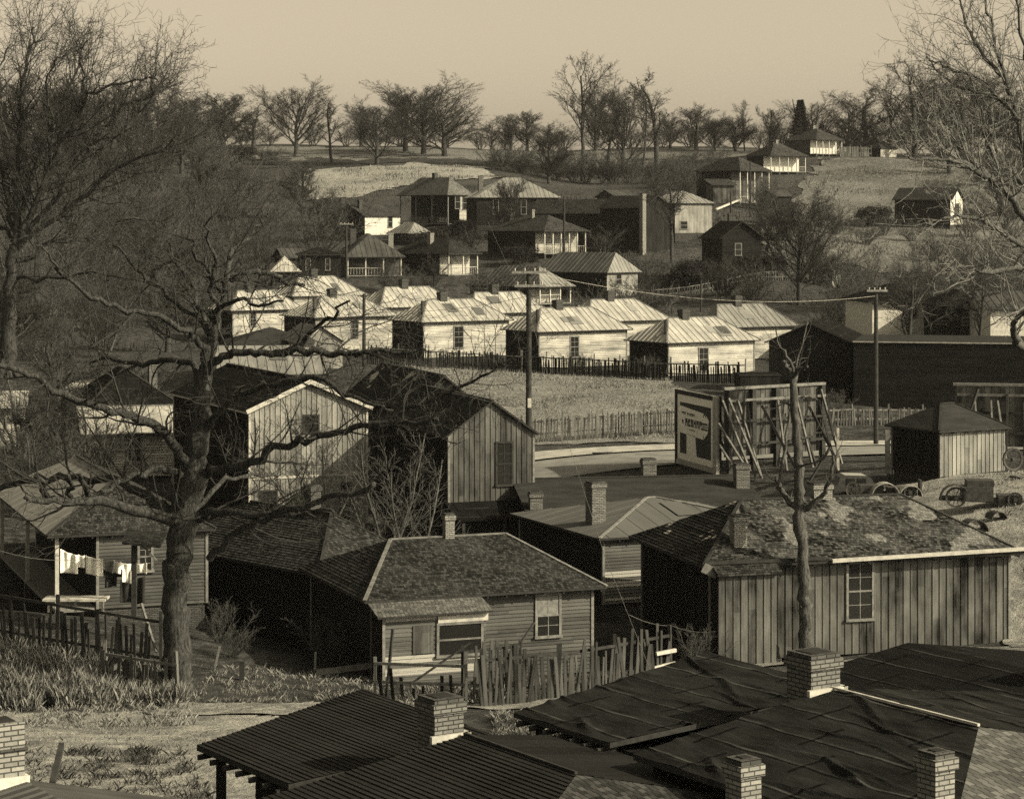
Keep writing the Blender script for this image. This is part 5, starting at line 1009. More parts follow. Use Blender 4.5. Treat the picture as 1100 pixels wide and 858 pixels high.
for (x0, y0, D0, x1, y1, D1, lb) in [(400,725,79,338,722,79.5,'weathered horizontal rail between two thin stakes'), ]:
    root = empty('rail_fence', (wp(338,735,79)[0], 79, hz(wp(338,735,79)[0], 79)), 0, 'two thin stakes carrying one weathered rail by the shaded wall', 'fence'); O = root.location
    a, b_ = W(338, 700, 79)-O, W(404, 668, 79.5)-O
    for (px, p0, p1) in ((337, 760, 700), (404, 752, 695)):
        q = MB(); q.beam(W(px, p0, 79)-O, W(px+2, p1-30 if px > 400 else p1, 79)-O, .07, .07, M['rail']); q.build('stake', parent=root)
    q = MB(); q.beam(W(340, 722, 78.9)-O, W(403, 714, 78.9)-O, .06, .2, M['rail']); q.build('rail', parent=root)
def stick(name, label, cat, a, b_, w, mat='rail', group=None):
    A, B_ = W(*a), W(*b_); mb = MB(); mb.beam(A-A, B_-A, w, w, M[mat]); o = mb.build(name); o.location = A; return tag(o, label, cat, group)
stick('fallen_pole', 'long pale fallen pole lying over the weeds at the left', 'pole', (0,756,74), (110,738,75), .16, 'post')
stick('fallen_pole', 'upper fallen pole slanting up through the weeds', 'pole', (70,742,75), (128,714,76), .14, 'post')
stick('fallen_pole', 'short broken pole propped in the weeds below the long pole', 'pole', (70,764,74), (92,744,75), .14, 'post')
stick('leaning_post', 'grey post at the end of the weedy picket fence by the trunk', 'post', (193,766,75), (192,712,75), .34, 'post')
stick('leaning_post', 'dark upright post with a diagonal prop near the shaded wall', 'post', (259,765,77), (260,710,77), .16, 'post_dark')
stick('diagonal_prop', 'diagonal prop leaning from the dark post to the ground', 'prop', (288,752,76.5), (262,728,77), .09, 'rail')
stick('leaning_pole', 'pale thin pole leaning beside the big trunk', 'pole', (168,700,76), (152,648,77), .07, 'post')
stick('leaning_stake', 'forked pale stakes standing by the shaded wall', 'stake', (224,748,78), (236,694,78), .07, 'post')
stick('leaning_plank', 'thin black pole leaning on the clapboard wall', 'pole', (440,735,74.5), (505,690,75), .06, 'post_dark')
stick('leaning_plank', 'second black pole leaning toward the sash window', 'pole', (536,725,74), (574,668,76), .06, 'post_dark')
stick('leaning_plank', 'dark upright scantling rising above the picket fence', 'pole', (414,758,74.5), (422,675,75), .08, 'post_dark')
stick('charred_log', 'charred board leaning beside the bottom left chimney', 'board', (56,842,36), (66,800,38), .09, 'post_dark')
stick('white_post', 'white post standing in the road near the lopped tree', 'post', (900,505,119), (900,460,119), .14, 'plaster')
stick('gate_post', 'grey gate post left of the plank shed', 'post', (954,508,114), (953,462,114), .22, 'rail')
stick('wooden_chute', 'long pale timber ramp leading up to the two level porch house', 'ramp', (769,283-58,335), (796,272-58,345), .25, 'trim_pale')
for i, (px, py, l) in enumerate([(672,690,30),(690,716,44)]):
    stick('pale_board', ['upper pale board nailed across the fence end', 'lower pale board nailed across the fence end'][i], 'board', (705 if i == 0 else 698, 702+i*16, 76), (726, 698+i*14, 76.3), .11, 'plaster')
root = tag(MB().build('x'), 'x') if False else None

# ================================================================ POLES & WIRES
def pole(label, px, pyt, pyb, D, r, arms=(), group='utility poles', tr=0):
    q = W(px, pyb, D); z0 = min(q.z, hz(q.x, q.y)); H = EYE-(pyt-HY)*D/PF - z0; root = empty('utility_pole', (q.x, q.y, z0-.1), rad(12), label, 'utility pole', group)
    m_ = MB(); m_.tube([Vector((0, 0, -.2)), Vector((0, 0, H*.5)), Vector((0, 0, H))], [r, r*.88, r*.72], 10, M['post_dark']); m_.build('pole', parent=root)
    for (dz, L) in arms:
        m_ = MB(); m_.box((-L/2, -.07-r, H-dz-.06), (L/2, -r+.01, H-dz+.06), M['trim']); ar = m_.build('crossarm', parent=root)
        for k in range(4):
            x = -L/2+.15+(L-.3)*k/3; m_ = MB(); m_.tube([Vector((x, -r-.03, H-dz+.06)), Vector((x, -r-.03, H-dz+.2))], [.035, .05], 6, M['trim_pale']); m_.build('insulator', parent=ar)
    if tr:
        m_ = MB(); m_.box((-.09, -r-.02, H-tr), (.09, -r+.03, H-tr+.45), M['trim_pale']); m_.build('notice', parent=root)
    return root
pole('tall dark utility pole with two crossarms standing before the row houses', 568, 288, 548, 112, .165, ((.1, 1.75), (.75, 1.5)), tr=6.6)
pole('plain utility pole seen against the pale row house roofs left of centre', 391, 314, 408, 178, .16)
pole('tall utility pole before the long dark warehouse', 941, 305, 466, 138, .15, ((.3, 1.3),))
pole('thin utility pole on the hill in front of the plank house', 785, 205, 262, 300, .14)
pole('thin utility pole beside the two level porch house', 806, 172, 228, 330, .14)
pole('thin utility pole before the white posted porch', 606, 210, 276, 284, .15)
pole('utility pole with crossarm beside the ribbed roof house', 372, 238, 305, 262, .16, ((.2, 1.6),))
pole('short utility pole right of the row houses', 753, 300, 345, 236, .13)
def wire(label, pts, r=.012, sag=.0, name='wire', mat='wire'):
    P = [W(*p) for p in pts]; Q = []
    for a, b_ in zip(P[:-1], P[1:]):
        for i in range(12): t = i/12; Q.append(a.lerp(b_, t)-Vector((0, 0, 1))*sag*4*t*(1-t))
    Q.append(P[-1]); mb = MB(); O = Q[0].copy(); mb.tube([q-O for q in Q], [r]*len(Q), 4, M[mat]); o = mb.build(name); o.location = O; return tag(o, label, name.replace('_', ' '))
wire('thin pale wire slanting down across the whole view to the tarpaper roof', [(524,238,112),(568,335,104),(606,462,90),(650,598,75),(697,716,58),(735,833,42),(737,862,40)], .008, 0.0, mat='rail')
wire('pair of lines crossing behind the tall utility pole', [(391,330,178),(568,318,112)], .012, .5)
wire('line running right from the tall utility pole', [(568,292,112),(941,318,138)], .008, .8)
wire('slack rope hanging from the fence end to the long plank house', [(676,660,79),(722,672,78.5),(768,678,77.6)], .012, 0.1, 'rope', 'rail')
wire('thin cable over the left porch yard', [(-10,588,80),(92,600,83),(190,590,78)], .007, .2, mat='rail')

# ================================================================ BILLBOARDS
A = W(727.5, 491, 129.5); B_ = W(772, 507, 123.5); A.z = B_.z = (A.z+B_.z)/2; d = (B_-A); Lb = Vector((d.x, d.y, 0)).length; ang = math.atan2(d.y, d.x); gz = hz(A.x, A.y)
zt = EYE-(417.5-HY)*129.5/PF
root = empty('billboard', (A.x, A.y, gz), ang, 'framed poster billboard seen at a steep angle on its timber scaffold', 'billboard')
z0 = A.z-gz-.2; z1 = zt-gz
q = MB(); q.box((0, -.06, z0), (Lb, .04, z1), M['poster_mid']); q.build('panel', parent=root)
def fr(x0, z0_, x1, z1_, y, mt, nm, th_=.04): q = MB(); q.box((x0, y-th_, z0_), (x1, y, z1_), M[mt]); return q.build(nm, parent=root)
for (a, b_, c, d_) in ((0, z0, .22, z1), (Lb-.5, z0, Lb, z1), (.22, z1-.22, Lb-.5, z1), (.22, z0, Lb-.5, z0+.25)): fr(a, b_, c, d_, -.06, 'trim_dark' if a == 0 or b_ > z0+1 else 'trim_pale', 'moulding', .09)
px0, px1, pz0, pz1 = .24, Lb-.52, z0+.28, z1-.26; pw, ph = px1-px0, pz1-pz0
fr(px0, pz0, px1, pz1, -.061, 'poster', 'white_border', .015)
pp = fr(px0+.4, pz0+.35, px1-.4, pz1-.4, -.077, 'poster_dark', 'poster', .004)
ix0, ix1, iz0, iz1 = px0+.4, px1-.4, pz0+.35, pz1-.4; iw, ih = ix1-ix0, iz1-iz0
q = MB()  # pale arch shape of the poster with dark lower panel
pts = [(ix0+.0, iz0+ih*.40), (ix0+iw*.78, iz0+ih*.36), (ix0+iw*.9, iz0+ih*.5), (ix0+iw*.93, iz0+ih*.75), (ix0+iw*.82, iz0+ih*.86), (ix0, iz0+ih*.93)]
q.face([Vector((x, -.0825, z)) for x, z in pts], None, M['poster']); q.face([Vector((x, -.0825, z)) for x, z in ((ix0+iw*.22, iz0), (ix0+iw*.55, iz0), (ix0+iw*.5, iz0+ih*.40), (ix0+iw*.22, iz0+ih*.40))], None, M['poster'])
q.build('artwork_field', parent=pp)
rb_ = random.Random(3)
def letters(x, z, n, w, h, st, mt='poster_dark'):
    q = MB()
    for i in range(n):
        x0 = x+i*w*1.18
        q.box((x0, -.0855, z), (x0+st, -.0835, z+h), M[mt])
        kinds = rb_.choice(['E', 'R', 'H', 'B', 'A'])
        if kinds in 'HBRA': q.box((x0+w-st, -.0855, z if kinds != 'R' else z+h*.45), (x0+w, -.0835, z+h), M[mt])
        if kinds != 'H': q.box((x0+st, -.0855, z+h-st), (x0+w-(st if kinds in 'BRA' else 0), -.0835, z+h), M[mt])
        if kinds in 'EB': q.box((x0+st, -.0855, z), (x0+w-(st if kinds == 'B' else 0), -.0835, z+st), M[mt])
        q.box((x0+st, -.0855, z+h*.45), (x0+w-(st if kinds in 'HBRA' else st*.5), -.0835, z+h*.45+st), M[mt])
    return q.build('lettering', parent=pp)
letters(ix0+iw*.06, iz0+ih*.76, 3, .2, .17, .05); letters(ix0+iw*.24, iz0+ih*.755, 5, .2, .17, .05)
letters(ix0+iw*.07, iz0+ih*.59, 1, .26, .20, .07); letters(ix0+iw*.18, iz0+ih*.55, 6, .36, .42, .13); letters(ix0+iw*.3, iz0+ih*.47, 6, .13, .1, .035, 'poster_mid')
q = MB()  # round emblem
def ring(cx, cz, r0, r1, sx=.8, n=24, a0=0, a1=6.2832):
    for i in range(n):
        a, b_ = a0+(a1-a0)*i/n, a0+(a1-a0)*(i+1)/n
        q.face([Vector((cx+math.cos(t)*r*sx, -.0845, cz+math.sin(t)*r)) for t, r in ((a, r0), (a, r1), (b_, r1), (b_, r0))], None, M['poster_dark'])
cx, cz = ix0+iw*.80, iz0+ih*.61
ring(cx, cz+.42, .20, .30, a0=.3, a1=2.9); ring(cx, cz-.42, .20, .30, a0=3.4, a1=6.0); q.box((cx-.5, -.0855, cz-.2), (cx+.45, -.0835, cz-.1), M['poster_dark']); q.box((cx-.5, -.0855, cz+.1), (cx+.45, -.0835, cz+.2), M['poster_dark'])
for i in range(5): q.box((cx-.42+i*.19, -.0855, cz-.08), (cx-.31+i*.19, -.0835, cz+.08), M['poster_dark'])
q.build('emblem', parent=pp)
q = MB(); zz = z0-1.0
for i in range(int(Lb/.25)): q.box((i*.25, .05, .0), (i*.25+.22, .09, z0-.02), M['batten_dark'])
q.build('lattice_skirt', parent=root)
for i in range(4):
    x = .3+(Lb-.6)*i/3; q = MB(); q.box((x-.08, .10, -.1), (x+.08, .26, z1), M['post_dark']); q.build('upright', parent=root)
    for zz, yy in ((z1*.93, 2.6), (z1*.6, 2.0)):
        q = MB(); q.beam((x, .28, zz), (x, yy, -.1), .10, .14, M['rail'] if i > 1 else M['post_dark']); q.build('brace', parent=root)
for zz in (z0+.4, z1-.5): q = MB(); q.box((.1, .265, zz), (Lb-.1, .33, zz+.14), M['post_dark']); q.build('girt', parent=root)
def back_board(label, a, b_, ztop_px, zbot_off, panel_mat, seed, braces=4, mixm=('rail', 'post_dark'), front=-1, full=1.0):
    A, B_ = W(*a), W(*b_); d = B_-A; L = math.hypot(d.x, d.y); g = min(hz(A.x, A.y), hz(B_.x, B_.y)); an = math.atan2(d.y, d.x)
    root = empty('plank_hoarding', (A.x, A.y, g), an, label, 'billboard'); H = EYE-(ztop_px-HY)*A.y/PF-g
    q = MB(); sheet(q, [(0, 0, zbot_off), (L, 0, zbot_off), (L, 0, H), (0, 0, H)], 'cols', M[panel_mat], step=.32, amp=.03); q.box((0, .01, zbot_off), (L, .04, H), M[panel_mat]); q.build('board_panel', parent=root)
    q = MB(); q.box((-.1, -.14, H-.02), (L+.1, .08, H+.12), M['trim']); q.build('top_cap', parent=root)
    for i in range(braces+1):
        x = .2+(L-.4)*i/braces; q = MB(); q.box((x-.13, -.3, -.1), (x+.13, -.05, H-.03), M['post_dark']); q.build('upright', parent=root)
    for zz in (H*.35, H*.62, H*.86): q = MB(); q.box((.1, -.37, zz), (L-.1, -.31, zz+.13), M['post_dark'] if zz < H*.8 else M['rail']); q.build('girt', parent=root)
    rn = random.Random(seed)
    for i in range(braces):
        x = .2+(L-.4)*(i+.5)/braces
        for k in range(2):
            q = MB(); q.beam((x+rn.uniform(-.9, .9), -.42-k*.1, H*rn.uniform(.75, .98)), (x+rn.uniform(-.9, .9), -1.6-rn.random()*.9, -.1), .09, .14, M[mixm[(i+k) % 2]]); q.build('brace', parent=root)
    return root
back_board('back of a big plank hoarding with heavy timber bracing beside the framed poster', (778, 512, 123), (884, 508, 127), 418.5, 1.0, 'batten_mid', 3)
back_board('pale plank hoarding back with criss cross braces behind the small plank shed', (1026, 500, 124), (1130, 500, 123), 413.5, .7, 'batten_pale', 5)
for i, (a, b_) in enumerate([((776,430,121),(806,506,119)), ((772,455,121),(800,500,118)), ((783,428,121),(818,512,118)), ((773,478,121),(792,508,119)), ((880,430,122),(902,518,117)), ((892,480,119),(868,520,118)), ((800,420,120),(795,510,121)), ((890,440,120),(896,470,118))]):
    stick('timber_brace', ['long pale raking brace behind the framed poster', 'lower pale raking brace behind the framed poster', 'steep thin brace between poster and hoarding', 'short low brace at the foot of the poster', 'thin black brace at the right end of the hoarding', 'crossing black brace near the white post', 'upright strut behind the poster scaffold', 'short strut at the right end of the hoarding'][i], 'brace', a, b_, .10, ['rail', 'rail', 'rail', 'rail', 'post_dark', 'post_dark', 'post_dark', 'post_dark'][i])

# ================================================================ LAUNDRY
line_pts = [(58,596,83.2),(105,605,83.4),(160,612,83.6),(176,600,80)]
wire('clothes line strung from the porch post to the big tree', line_pts, .012, .0, 'clothes_line', 'wire')
def cloth(label, x0, x1, yt0, yt1, h0, h1, mat, seed, name='laundry', Dd=83.15, shape=None):
    a, b_ = W(x0, yt0, Dd), W(x1, yt1, Dd); O = a.copy(); L = (b_-a).length; d = (b_-a)/L; nx, ny = 22, 16; rnd = random.Random(seed); V = []; F = []
    for j in range(ny+1):
        for i in range(nx+1):
            s, t = i/nx, j/ny; hh = (h0*(1-s)+h1*s)*Dd/PF; wv = .06*math.sin(s*L*9+seed+t)*(.2+t)+.03*math.sin(s*L*21+seed*2)
            ww = 1.0
            if shape == 'shirt': ww = 1.0 if t < .32 else .55
            x = .5+(s-.5)*ww
            p = d*(x*L)+Vector((0, -.02-wv, -hh*t-.04*math.sin(s*math.pi)*(1-t))); V.append(p)
    for j in range(ny):
        for i in range(nx): k = j*(nx+1)+i; F.append((k, k+1, k+nx+2, k+nx+1))
    me = bpy.data.meshes.new(name); me.from_pydata(V, [], F); me.materials.append(M[mat]); me.polygons.foreach_set('use_smooth', np.ones(len(F), dtype=bool)); o = bpy.data.objects.new(name, me); col.objects.link(o); o.location = O
    md = o.modifiers.new('thick', 'SOLIDIFY'); md.thickness = .012; return tag(o, label, 'laundry', 'laundry on the clothes line')
cloth('large white sheet hung leftmost on the clothes line', 65, 84, 589, 596, 26, 20, 'cloth', 1, 'hung_sheet'); cloth('narrow white towel between the two sheets', 84, 91, 595, 596, 14, 14, 'cloth', 2, 'hung_towel')
cloth('broad white sheet hung second on the clothes line', 92, 111, 596, 600, 20, 19, 'cloth', 3, 'hung_sheet'); cloth('patterned grey cloth on the clothes line', 113, 122, 601, 602, 12, 13, 'cloth_grey', 4, 'hung_cloth')
cloth('small white cloth beside the patterned one', 122, 130, 601, 603, 13, 13, 'cloth', 5, 'hung_cloth'); cloth('black shirt hanging below the patterned cloth', 108, 131, 610, 614, 20, 16, 'cloth_dark', 6, 'hung_shirt', 83.3, 'shirt')
cloth('white shirt hung right of the black shirt', 128, 145, 603, 605, 21, 22, 'cloth', 7, 'hung_shirt', shape='shirt'); cloth('dark trousers hanging near the yard post', 129, 143, 623, 625, 24, 22, 'cloth_dark', 8, 'hung_trousers', 83.4)
cloth('white rag hung right of the yard post', 147, 158, 605, 604, 9, 12, 'cloth', 9, 'hung_rag'); cloth('black blanket hanging beside the big trunk', 144, 156, 620, 618, 30, 28, 'cloth_dark', 10, 'hung_blanket', 83.4)
root = empty('yard_canopy', (W(144,656,81).x, 81, hz(W(144,656,81).x, 81)), 0, 'dark post with a ragged little canopy standing in the left yard', 'canopy'); O = root.location
q = MB(); q.beam(W(144,662,81)-O, W(144,582,81)-O, .17, .17, M['post_dark']); q.build('post', parent=root)
q = MB(); slab(q, [W(131,582,80.5)-O, W(172,586,80.5)-O, W(180,572,83)-O, W(136,574,83)-O], 'flat', M['sh_dark'], t=.08); q.build('canopy_roof', parent=root)
q = MB(); q.beam(W(152,584,81)-O, W(168,602,81)-O, .07, .07, M['rail']); q.build('brace', parent=root)
q = MB(); a = W(63,640,82); q.box((-.1, -.9, -.05), (2.1, 0, .02), M['trim_pale'])
for x in (.0, .95, 1.9): q.box((x, -.5, -.5), (x+.07, -.42, -.055), M['trim_pale'])
o = q.build('porch_bench'); o.location = (a.x-.3, a.y, a.z); tag(o, 'pale plank bench at the porch corner below the white sheets', 'bench')
q = MB()
a = W(88,655,80)
# ================================================================ JUNK CARS
def wheel(parent, x, y, z, r, rz=0, name='wheel', spokes=True):
    q = MB(); n = 20; c_, s_ = math.cos(rz), math.sin(rz)
    def T(a, t, rr): return Vector((x+c_*math.cos(a)*rr - s_*t, y+s_*math.cos(a)*rr+c_*t, z+math.sin(a)*rr))
    for i in range(n):
        a, b_ = 6.2832*i/n, 6.2832*(i+1)/n
        for (r0, t0, r1, t1) in ((r, -.06, r, .06), (r, .06, r*.82, .05), (r*.82, .05, r*.82, -.05), (r*.82, -.05, r, -.06)): q.face([T(a, t0, r0), T(b_, t0, r0), T(b_, t1, r1), T(a, t1, r1)], None, M['iron'])
    w = q.build(name, parent=parent); q = MB()
    for i in range(10): a = 6.2832*i/10; q.beam(T(a, 0, .06), T(a, 0, r*.8), .03, .03, M['iron'])
    q.beam(T(0, -.1, 0), T(0, .1, 0), .14, .14, M['iron']); q.build('spokes', parent=w); return w
def arcsheet(parent, cx, y0, y1, cz, r, a0, a1, name, mat='iron', n=10, t=.03):
    q = MB(); P = [(cx+math.cos(a0+(a1-a0)*i/n)*r, cz+math.sin(a0+(a1-a0)*i/n)*r) for i in range(n+1)]; P2 = [(cx+math.cos(a0+(a1-a0)*i/n)*(r-t), cz+math.sin(a0+(a1-a0)*i/n)*(r-t)) for i in range(n+1)]
    for i in range(n):
        (a, b_), (c, d_) = P[i], P[i+1]; (e, f), (g, h) = P2[i], P2[i+1]
        q.face([(a, y0, b_), (c, y0, d_), (c, y1, d_), (a, y1, b_)], None, M[mat]); q.face([(e, y0, f), (e, y1, f), (g, y1, h), (g, y0, h)], None, M[mat]); q.face([(a, y0, b_), (e, y0, f), (g, y0, h), (c, y0, d_)], None, M[mat]); q.face([(a, y1, b_), (c, y1, d_), (g, y1, h), (e, y1, f)], None, M[mat])
    return q.build(name, parent=parent, smooth=False)
def gp(px, py, D): q = W(px, py, D); return (q.x, q.y, hz(q.x, q.y)+.05)
g = gp(905, 532, 101); z_ = max(g[2], W(905,538,101).z)-.15
root = empty('wrecked_car', (g[0], g[1], z_), rad(4), 'wrecked old sedan with bent fenders behind the broad roof chimney', 'wrecked car'); root.scale = (.85, .85, .8)
q = MB()  # body with cowl and roof shell
prof = [(-.6, .35), (-.6, 1.0), (-.35, 1.15), (-.25, 1.55), (.0, 1.66), (1.1, 1.62), (1.35, 1.5), (1.6, 1.05), (2.5, .95), (2.6, .4)]
for y in (-.65, .65):
    f_ = [(x, y, z) for x, z in prof]; q.face(f_ if y > 0 else f_[::-1], None, M['iron'])
for i in range(len(prof)-1): (a, b_), (c, d_) = prof[i], prof[i+1]; q.face([(a, -.65, b_), (a, .65, b_), (c, .65, d_), (c, -.65, d_)], None, M['iron'] if i != 4 else M['iron_pale'])
q.build('body', parent=root)
for x in (.05, .62):
    q = MB(); q.box((x, -.67, 1.12), (x+.45, -.651, 1.48), M['glass']); q.build('window', parent=root)
arcsheet(root, 2.1, -.95, -.6, .35, .55, .2, 3.0, 'fender', 'iron_pale'); arcsheet(root, -.1, -.95, -.6, .35, .5, .2, 3.0, 'fender')
wheel(root, 2.1, -.75, .35, .38); wheel(root, -.1, -.75, .35, .38); 
q = MB(); q.tube([Vector((2.62, -.4, .85)), Vector((2.75, -.4, .85))], [.08, .13], 10, M['iron_pale']); q.build('headlight', parent=root)
g = gp(938, 534, 99); z_ = max(g[2], W(938,533,99).z)
root = empty('car_wreckage', (g[0], g[1], z_), rad(3), 'low heap of torn fenders and a car shell beyond the mossy roof', 'car wreckage')
arcsheet(root, .45, -.5, .1, .0, .62, .3, 2.9, 'fender', 'iron_pale'); arcsheet(root, 1.55, -.4, .2, .0, .5, .1, 3.0, 'fender', 'iron_pale')
q = MB(); q.box((-.7, .2, 0), (.5, .9, .45), M['iron']); q.box((.7, .1, 0), (1.9, .8, .35), M['iron']); q.build('shell', parent=root); wheel(root, -.9, -.2, .32, .33); wheel(root, 1.5, -.3, .2, .25)
q = MB(); q.box((1.98, -.2, 0), (2.05, .3, .7), M['iron']); q.build('door_panel', parent=root)
g = gp(1024, 543, 100); z_ = max(g[2], W(1024,543,100).z)
root = empty('wrecked_truck', (g[0], g[1], z_), rad(-4), 'stripped car chassis with large spoked wheel and black cab box on the open lot', 'wrecked truck')
wheel(root, .05, -.5, .42, .44); arcsheet(root, .0, -.75, -.25, .36, .62, .6, 3.2, 'fender')
q = MB(); q.box((.35, -.45, .25), (1.65, .6, .85), M['iron']); q.box((.55, -.3, .85), (1.7, .6, 1.12), M['iron']); q.build('cab', parent=root)
q = MB(); q.beam((-.6, .1, .3), (3.1, .1, .16), .12, .16, M['iron']); q.beam((-.5, .6, .3), (3.2, .6, .16), .12, .16, M['iron']); q.box((1.9, -.1, .02), (2.9, .7, .48), M['iron']); q.build('chassis', parent=root); wheel(root, 2.6, -.2, .3, .32)
for (px, py, D, lb, w_) in [(1045, 556, 97, 'curved dark car fender fallen in front of the stripped chassis', .62), (1070, 560, 98, 'bent scrap sheet near the right end of the mossy roof', .4), (1088, 488, 112, 'spare scrap wheel leaning beside the pale hoarding', 0), (1090, 520, 108, 'small black scrap lying alone on the dirt lot', .15), (760-80, 512, 118, 'black scrap fender lying in the dark yard below the road', .5), (648, 514, 116, 'scrap iron heap in the dark yard left of the chimney', .5), (620, 516, 116, 'row of pale broken slats in the dark yard', .3)]:
    g = gp(px, py, D); z_ = g[2]; root = empty('scrap_wheel' if w_ == 0 else 'scrap_metal', (g[0], g[1], z_), rad(20), lb, 'wheel' if w_ == 0 else 'scrap')  # loose junk wheel and scrap pieces
    if w_ == 0: wheel(root, 0, 0, .55, .55, 0); 
    else: arcsheet(root, 0, -.3, .3, 0, w_, .2, 2.9, 'fender' if w_ > .3 else 'plate'); 
# leaning plank pile next to the plank house
g = gp(585, 512, 112); root = empty('plank_lean_to', (g[0], g[1], g[2]), rad(10), 'leaning board pen with pale slats beside the tall utility pole', 'pen')
q = MB()
for i in range(7): q.beam((i*.3, 0, 0), (i*.3+.1, .1, 1.5), .26, .03, M['batten_mid'])
q.build('boards', parent=root); q = MB()
for i in range(8): q.beam((2.1+i*.28, -.3, 0), (1.9+i*.25, .5, 1.3-i*.12), .07, .05, M['rail'])
q.build('slats', parent=root); q = MB(); slab(q, [(-.1, -.2, 1.5), (2.2, -.2, 1.5), (2.9, .9, 1.45), (-.1, .9, 1.55)], 'flat', M['rail'], t=.05); q.build('pen_roof', parent=root)

# ================================================================ GROUND COVER (uncountable)
def blades(name, label, quads, mat, seed, kind='stuff'):
    """quads: list of (4 px corners with D, count, hmin, hmax, width)"""
    rs = np.random.RandomState(seed); VV = []; FF = []; base = 0
    for (q4, n, h0, h1, w, clump) in quads:
        P = [W(*c) for c in q4]; s = rs.rand(n); t = rs.rand(n)
        X = (P[0].x*(1-s)+P[1].x*s)*(1-t)+(P[3].x*(1-s)+P[2].x*s)*t; Y = (P[0].y*(1-s)+P[1].y*s)*(1-t)+(P[3].y*(1-s)+P[2].y*s)*t
        if clump:
            k = np.array([mn.noise(Vector((x*clump, y*clump, seed))) for x, y in zip(X, Y)]) > rs.uniform(-.12, .30, n); X, Y = X[k], Y[k]; n = len(X)
        Z = hts(X, Y); h = rs.uniform(h0, h1, n)*(.5+rs.rand(n)); a = rs.rand(n)*6.283; ln = np.where(h > .3, .22, .55); lx, ly = rs.normal(0, 1, n)*ln*h, rs.normal(0, 1, n)*ln*h; wx, wy = np.cos(a)*w, np.sin(a)*w
        V = np.zeros((n, 4, 3)); V[:, 0] = np.stack([X-wx, Y-wy, Z-.03], 1); V[:, 1] = np.stack([X+wx, Y+wy, Z-.03], 1); V[:, 2] = np.stack([X+wx*.7+lx*.4, Y+wy*.7+ly*.4, Z+h*.6], 1); V[:, 3] = np.stack([X+lx, Y+ly, Z+h], 1)
        VV.append(V.reshape(-1, 3)); i = base+np.arange(n)*4; FF.append(np.concatenate([np.stack([i, i+1, i+2], 1), np.stack([i, i+2, i+3], 1)])); base += n*4
    V = np.concatenate(VV); F = np.concatenate(FF); me = bpy.data.meshes.new(name); me.from_pydata(V.tolist(), [], F.tolist()); me.materials.append(M[mat]); o = bpy.data.objects.new(name, me); col.objects.link(o)
    return tag(o, label, None, None, kind)
blades('weeds', 'tall dry weeds choking the yard at lower left', [([(-20,765,70),(200,765,73),(195,735,76),(-20,690,79)], 80000, .06, .6, .003, .9), ([(-20,785,64),(215,785,67),(205,765,73),(-20,765,70)], 15000, .02, .2, .003, 1.2), ([(-20,900,45),(260,900,48),(220,790,66),(-20,800,66)], 22000, .02, .12, .004, 1.4), ([(530,830,58),(640,830,58),(625,765,70),(530,765,70)], 26000, .04, .24, .004, .9), ([(200,765,73),(420,755,75),(420,735,79),(200,735,79)], 9000, .03, .18, .003, 1.2), ([(430,758,72.5),(740,735,75),(740,715,78),(430,735,76)], 22000, .04, .3, .004, .6)], 'weed', 1)
blades('dead_weeds', 'dark dead weeds mixed through the lower left yard', [([(-20,765,70),(200,765,73),(195,735,76),(-20,690,80)], 46000, .08, .55, .003, .8), ([(-20,900,45),(260,900,48),(200,815,61),(-20,825,61)], 26000, .03, .2, .010, 1.3), ([(530,830,58),(640,830,58),(625,768,69),(530,768,69)], 16000, .05, .24, .009, 1.2), ([(560,512,114),(735,512,114),(735,505,122),(560,505,122)], 4500, .2, .6, .010, .5)], 'weed_dark', 2)
blades('field_grass', 'dry grass of the open field', [([(480,478,141),(740,478,141),(720,410,180),(440,402,186)], 34000, .08, .26, .014, .35), ([(880,508,110),(1110,560,96),(1110,508,111),(960,510,112)], 9000, .04, .16, .016, .4), ([(780,712,74.5),(1110,706,74.5),(1110,698,77),(780,708,77)], 3500, .05, .2, .012, .5)], 'weed', 3)
blades('hill_grass', 'tufts of dead grass over the far slopes', [([(840,330,240),(1120,330,240),(1100,170,436),(850,190,400)], 26000, .2, .6, .05, .12), ([(200,300,290),(520,215,385),(500,178,435),(200,190,420)], 16000, .2, .7, .05, .12), ([(560,330,225),(860,330,235),(860,215,370),(540,215,385)], 22000, .2, .8, .05, .12), ([(-20,400,185),(300,330,232),(300,215,385),(-20,230,375)], 22000, .3, 1.0, .05, .1)], 'weed_dark', 4)

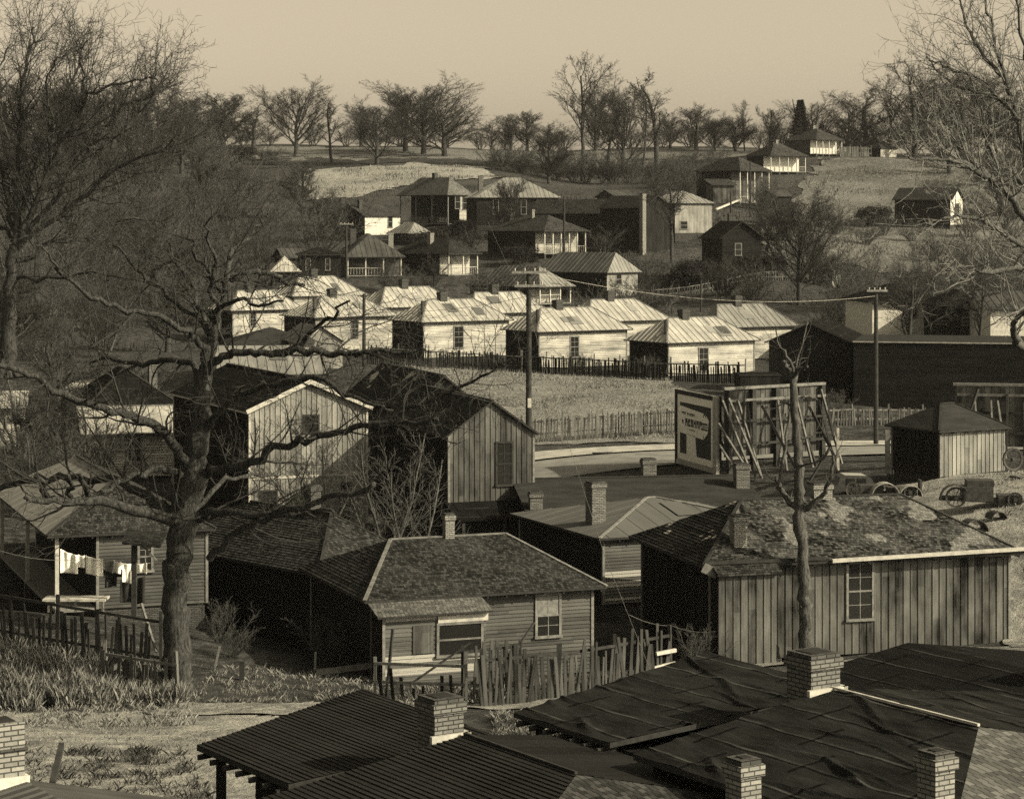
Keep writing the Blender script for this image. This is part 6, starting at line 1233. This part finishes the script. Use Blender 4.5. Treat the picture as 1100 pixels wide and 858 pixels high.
hb = MB(); hb.box((-430, -6, -14), (430, 1650, 58)); hz_o = hb.build('haze'); tag(hz_o, 'thin winter haze over the valley', None, None, 'stuff')
hm = bpy.data.materials.new('haze'); hm.use_nodes = True; hn = hm.node_tree; hn.nodes.remove(hn.nodes['Principled BSDF']); pv = hn.nodes.new('ShaderNodeVolumePrincipled')
pv.inputs['Density'].default_value = HAZE; pv.inputs['Color'].default_value = (.9, .9, .9, 1); pv.inputs['Anisotropy'].default_value = .2; hn.links.new(pv.outputs[0], hn.nodes['Material Output'].inputs['Volume']); hz_o.data.materials.clear(); hz_o.data.materials.append(hm)
# ================================================================ CAMERA, LIGHT
cam = bpy.data.cameras.new('camera'); cam.sensor_width = 36; cam.lens = 36*PF/1100; cam.shift_y = -(429-HY)/1100; cam.clip_end = 5000; cam.clip_start = .5
co = bpy.data.objects.new('camera', cam); col.objects.link(co); co.location = (0, 0, EYE); co.rotation_euler = (rad(90), 0, 0); bpy.context.scene.camera = co
AZ, EL = 70, 31     # sun to the right of and behind the camera
TINT = (1.0, .85, .605)
sd = Vector((math.sin(rad(AZ))*math.cos(rad(EL)), -math.cos(rad(AZ))*math.cos(rad(EL)), math.sin(rad(EL))))
sun = bpy.data.lights.new('sun', 'SUN'); sun.energy = 5.0; sun.angle = rad(.53); sun.color = TINT
so = bpy.data.objects.new('sun', sun); col.objects.link(so); so.rotation_euler = sd.to_track_quat('Z', 'Y').to_euler(); so.location = (60, -40, 80)
w = bpy.data.worlds.new('World'); bpy.context.scene.world = w; w.use_nodes = True; nt = w.node_tree; bg = nt.nodes['Background']
sky = nt.nodes.new('ShaderNodeTexSky'); sky.sky_type = 'NISHITA'; sky.sun_disc = False; sky.sun_elevation = rad(EL); sky.sun_rotation = math.atan2(sd.x, sd.y)
sky.altitude = 50; sky.air_density = 1.0; sky.dust_density = 3.0; sky.ozone_density = 1.0
bw = nd(nt, 'ShaderNodeSeparateColor', {0: sky.outputs[0]}).outputs[0]   # as through a red filter: deep zenith, pale horizon
# the print has no colour: keep only the sky's brightness, toned warm like the light
c = nd(nt, 'ShaderNodeVectorMath', {0: comb(nt, bw, bw, bw), 1: TINT}, operation='MULTIPLY').outputs[0]
nt.links.new(c, bg.inputs[0]); bg.inputs[1].default_value = SKYS
sc = bpy.context.scene; sc.view_settings.view_transform = 'Standard'; sc.view_settings.look = 'None'; sc.view_settings.exposure = EXPO; sc.view_settings.gamma = 1.0
sc.cycles.max_bounces = 4; sc.cycles.diffuse_bounces = 2; sc.cycles.glossy_bounces = 2; sc.cycles.use_denoising = False   # leave the fine grain
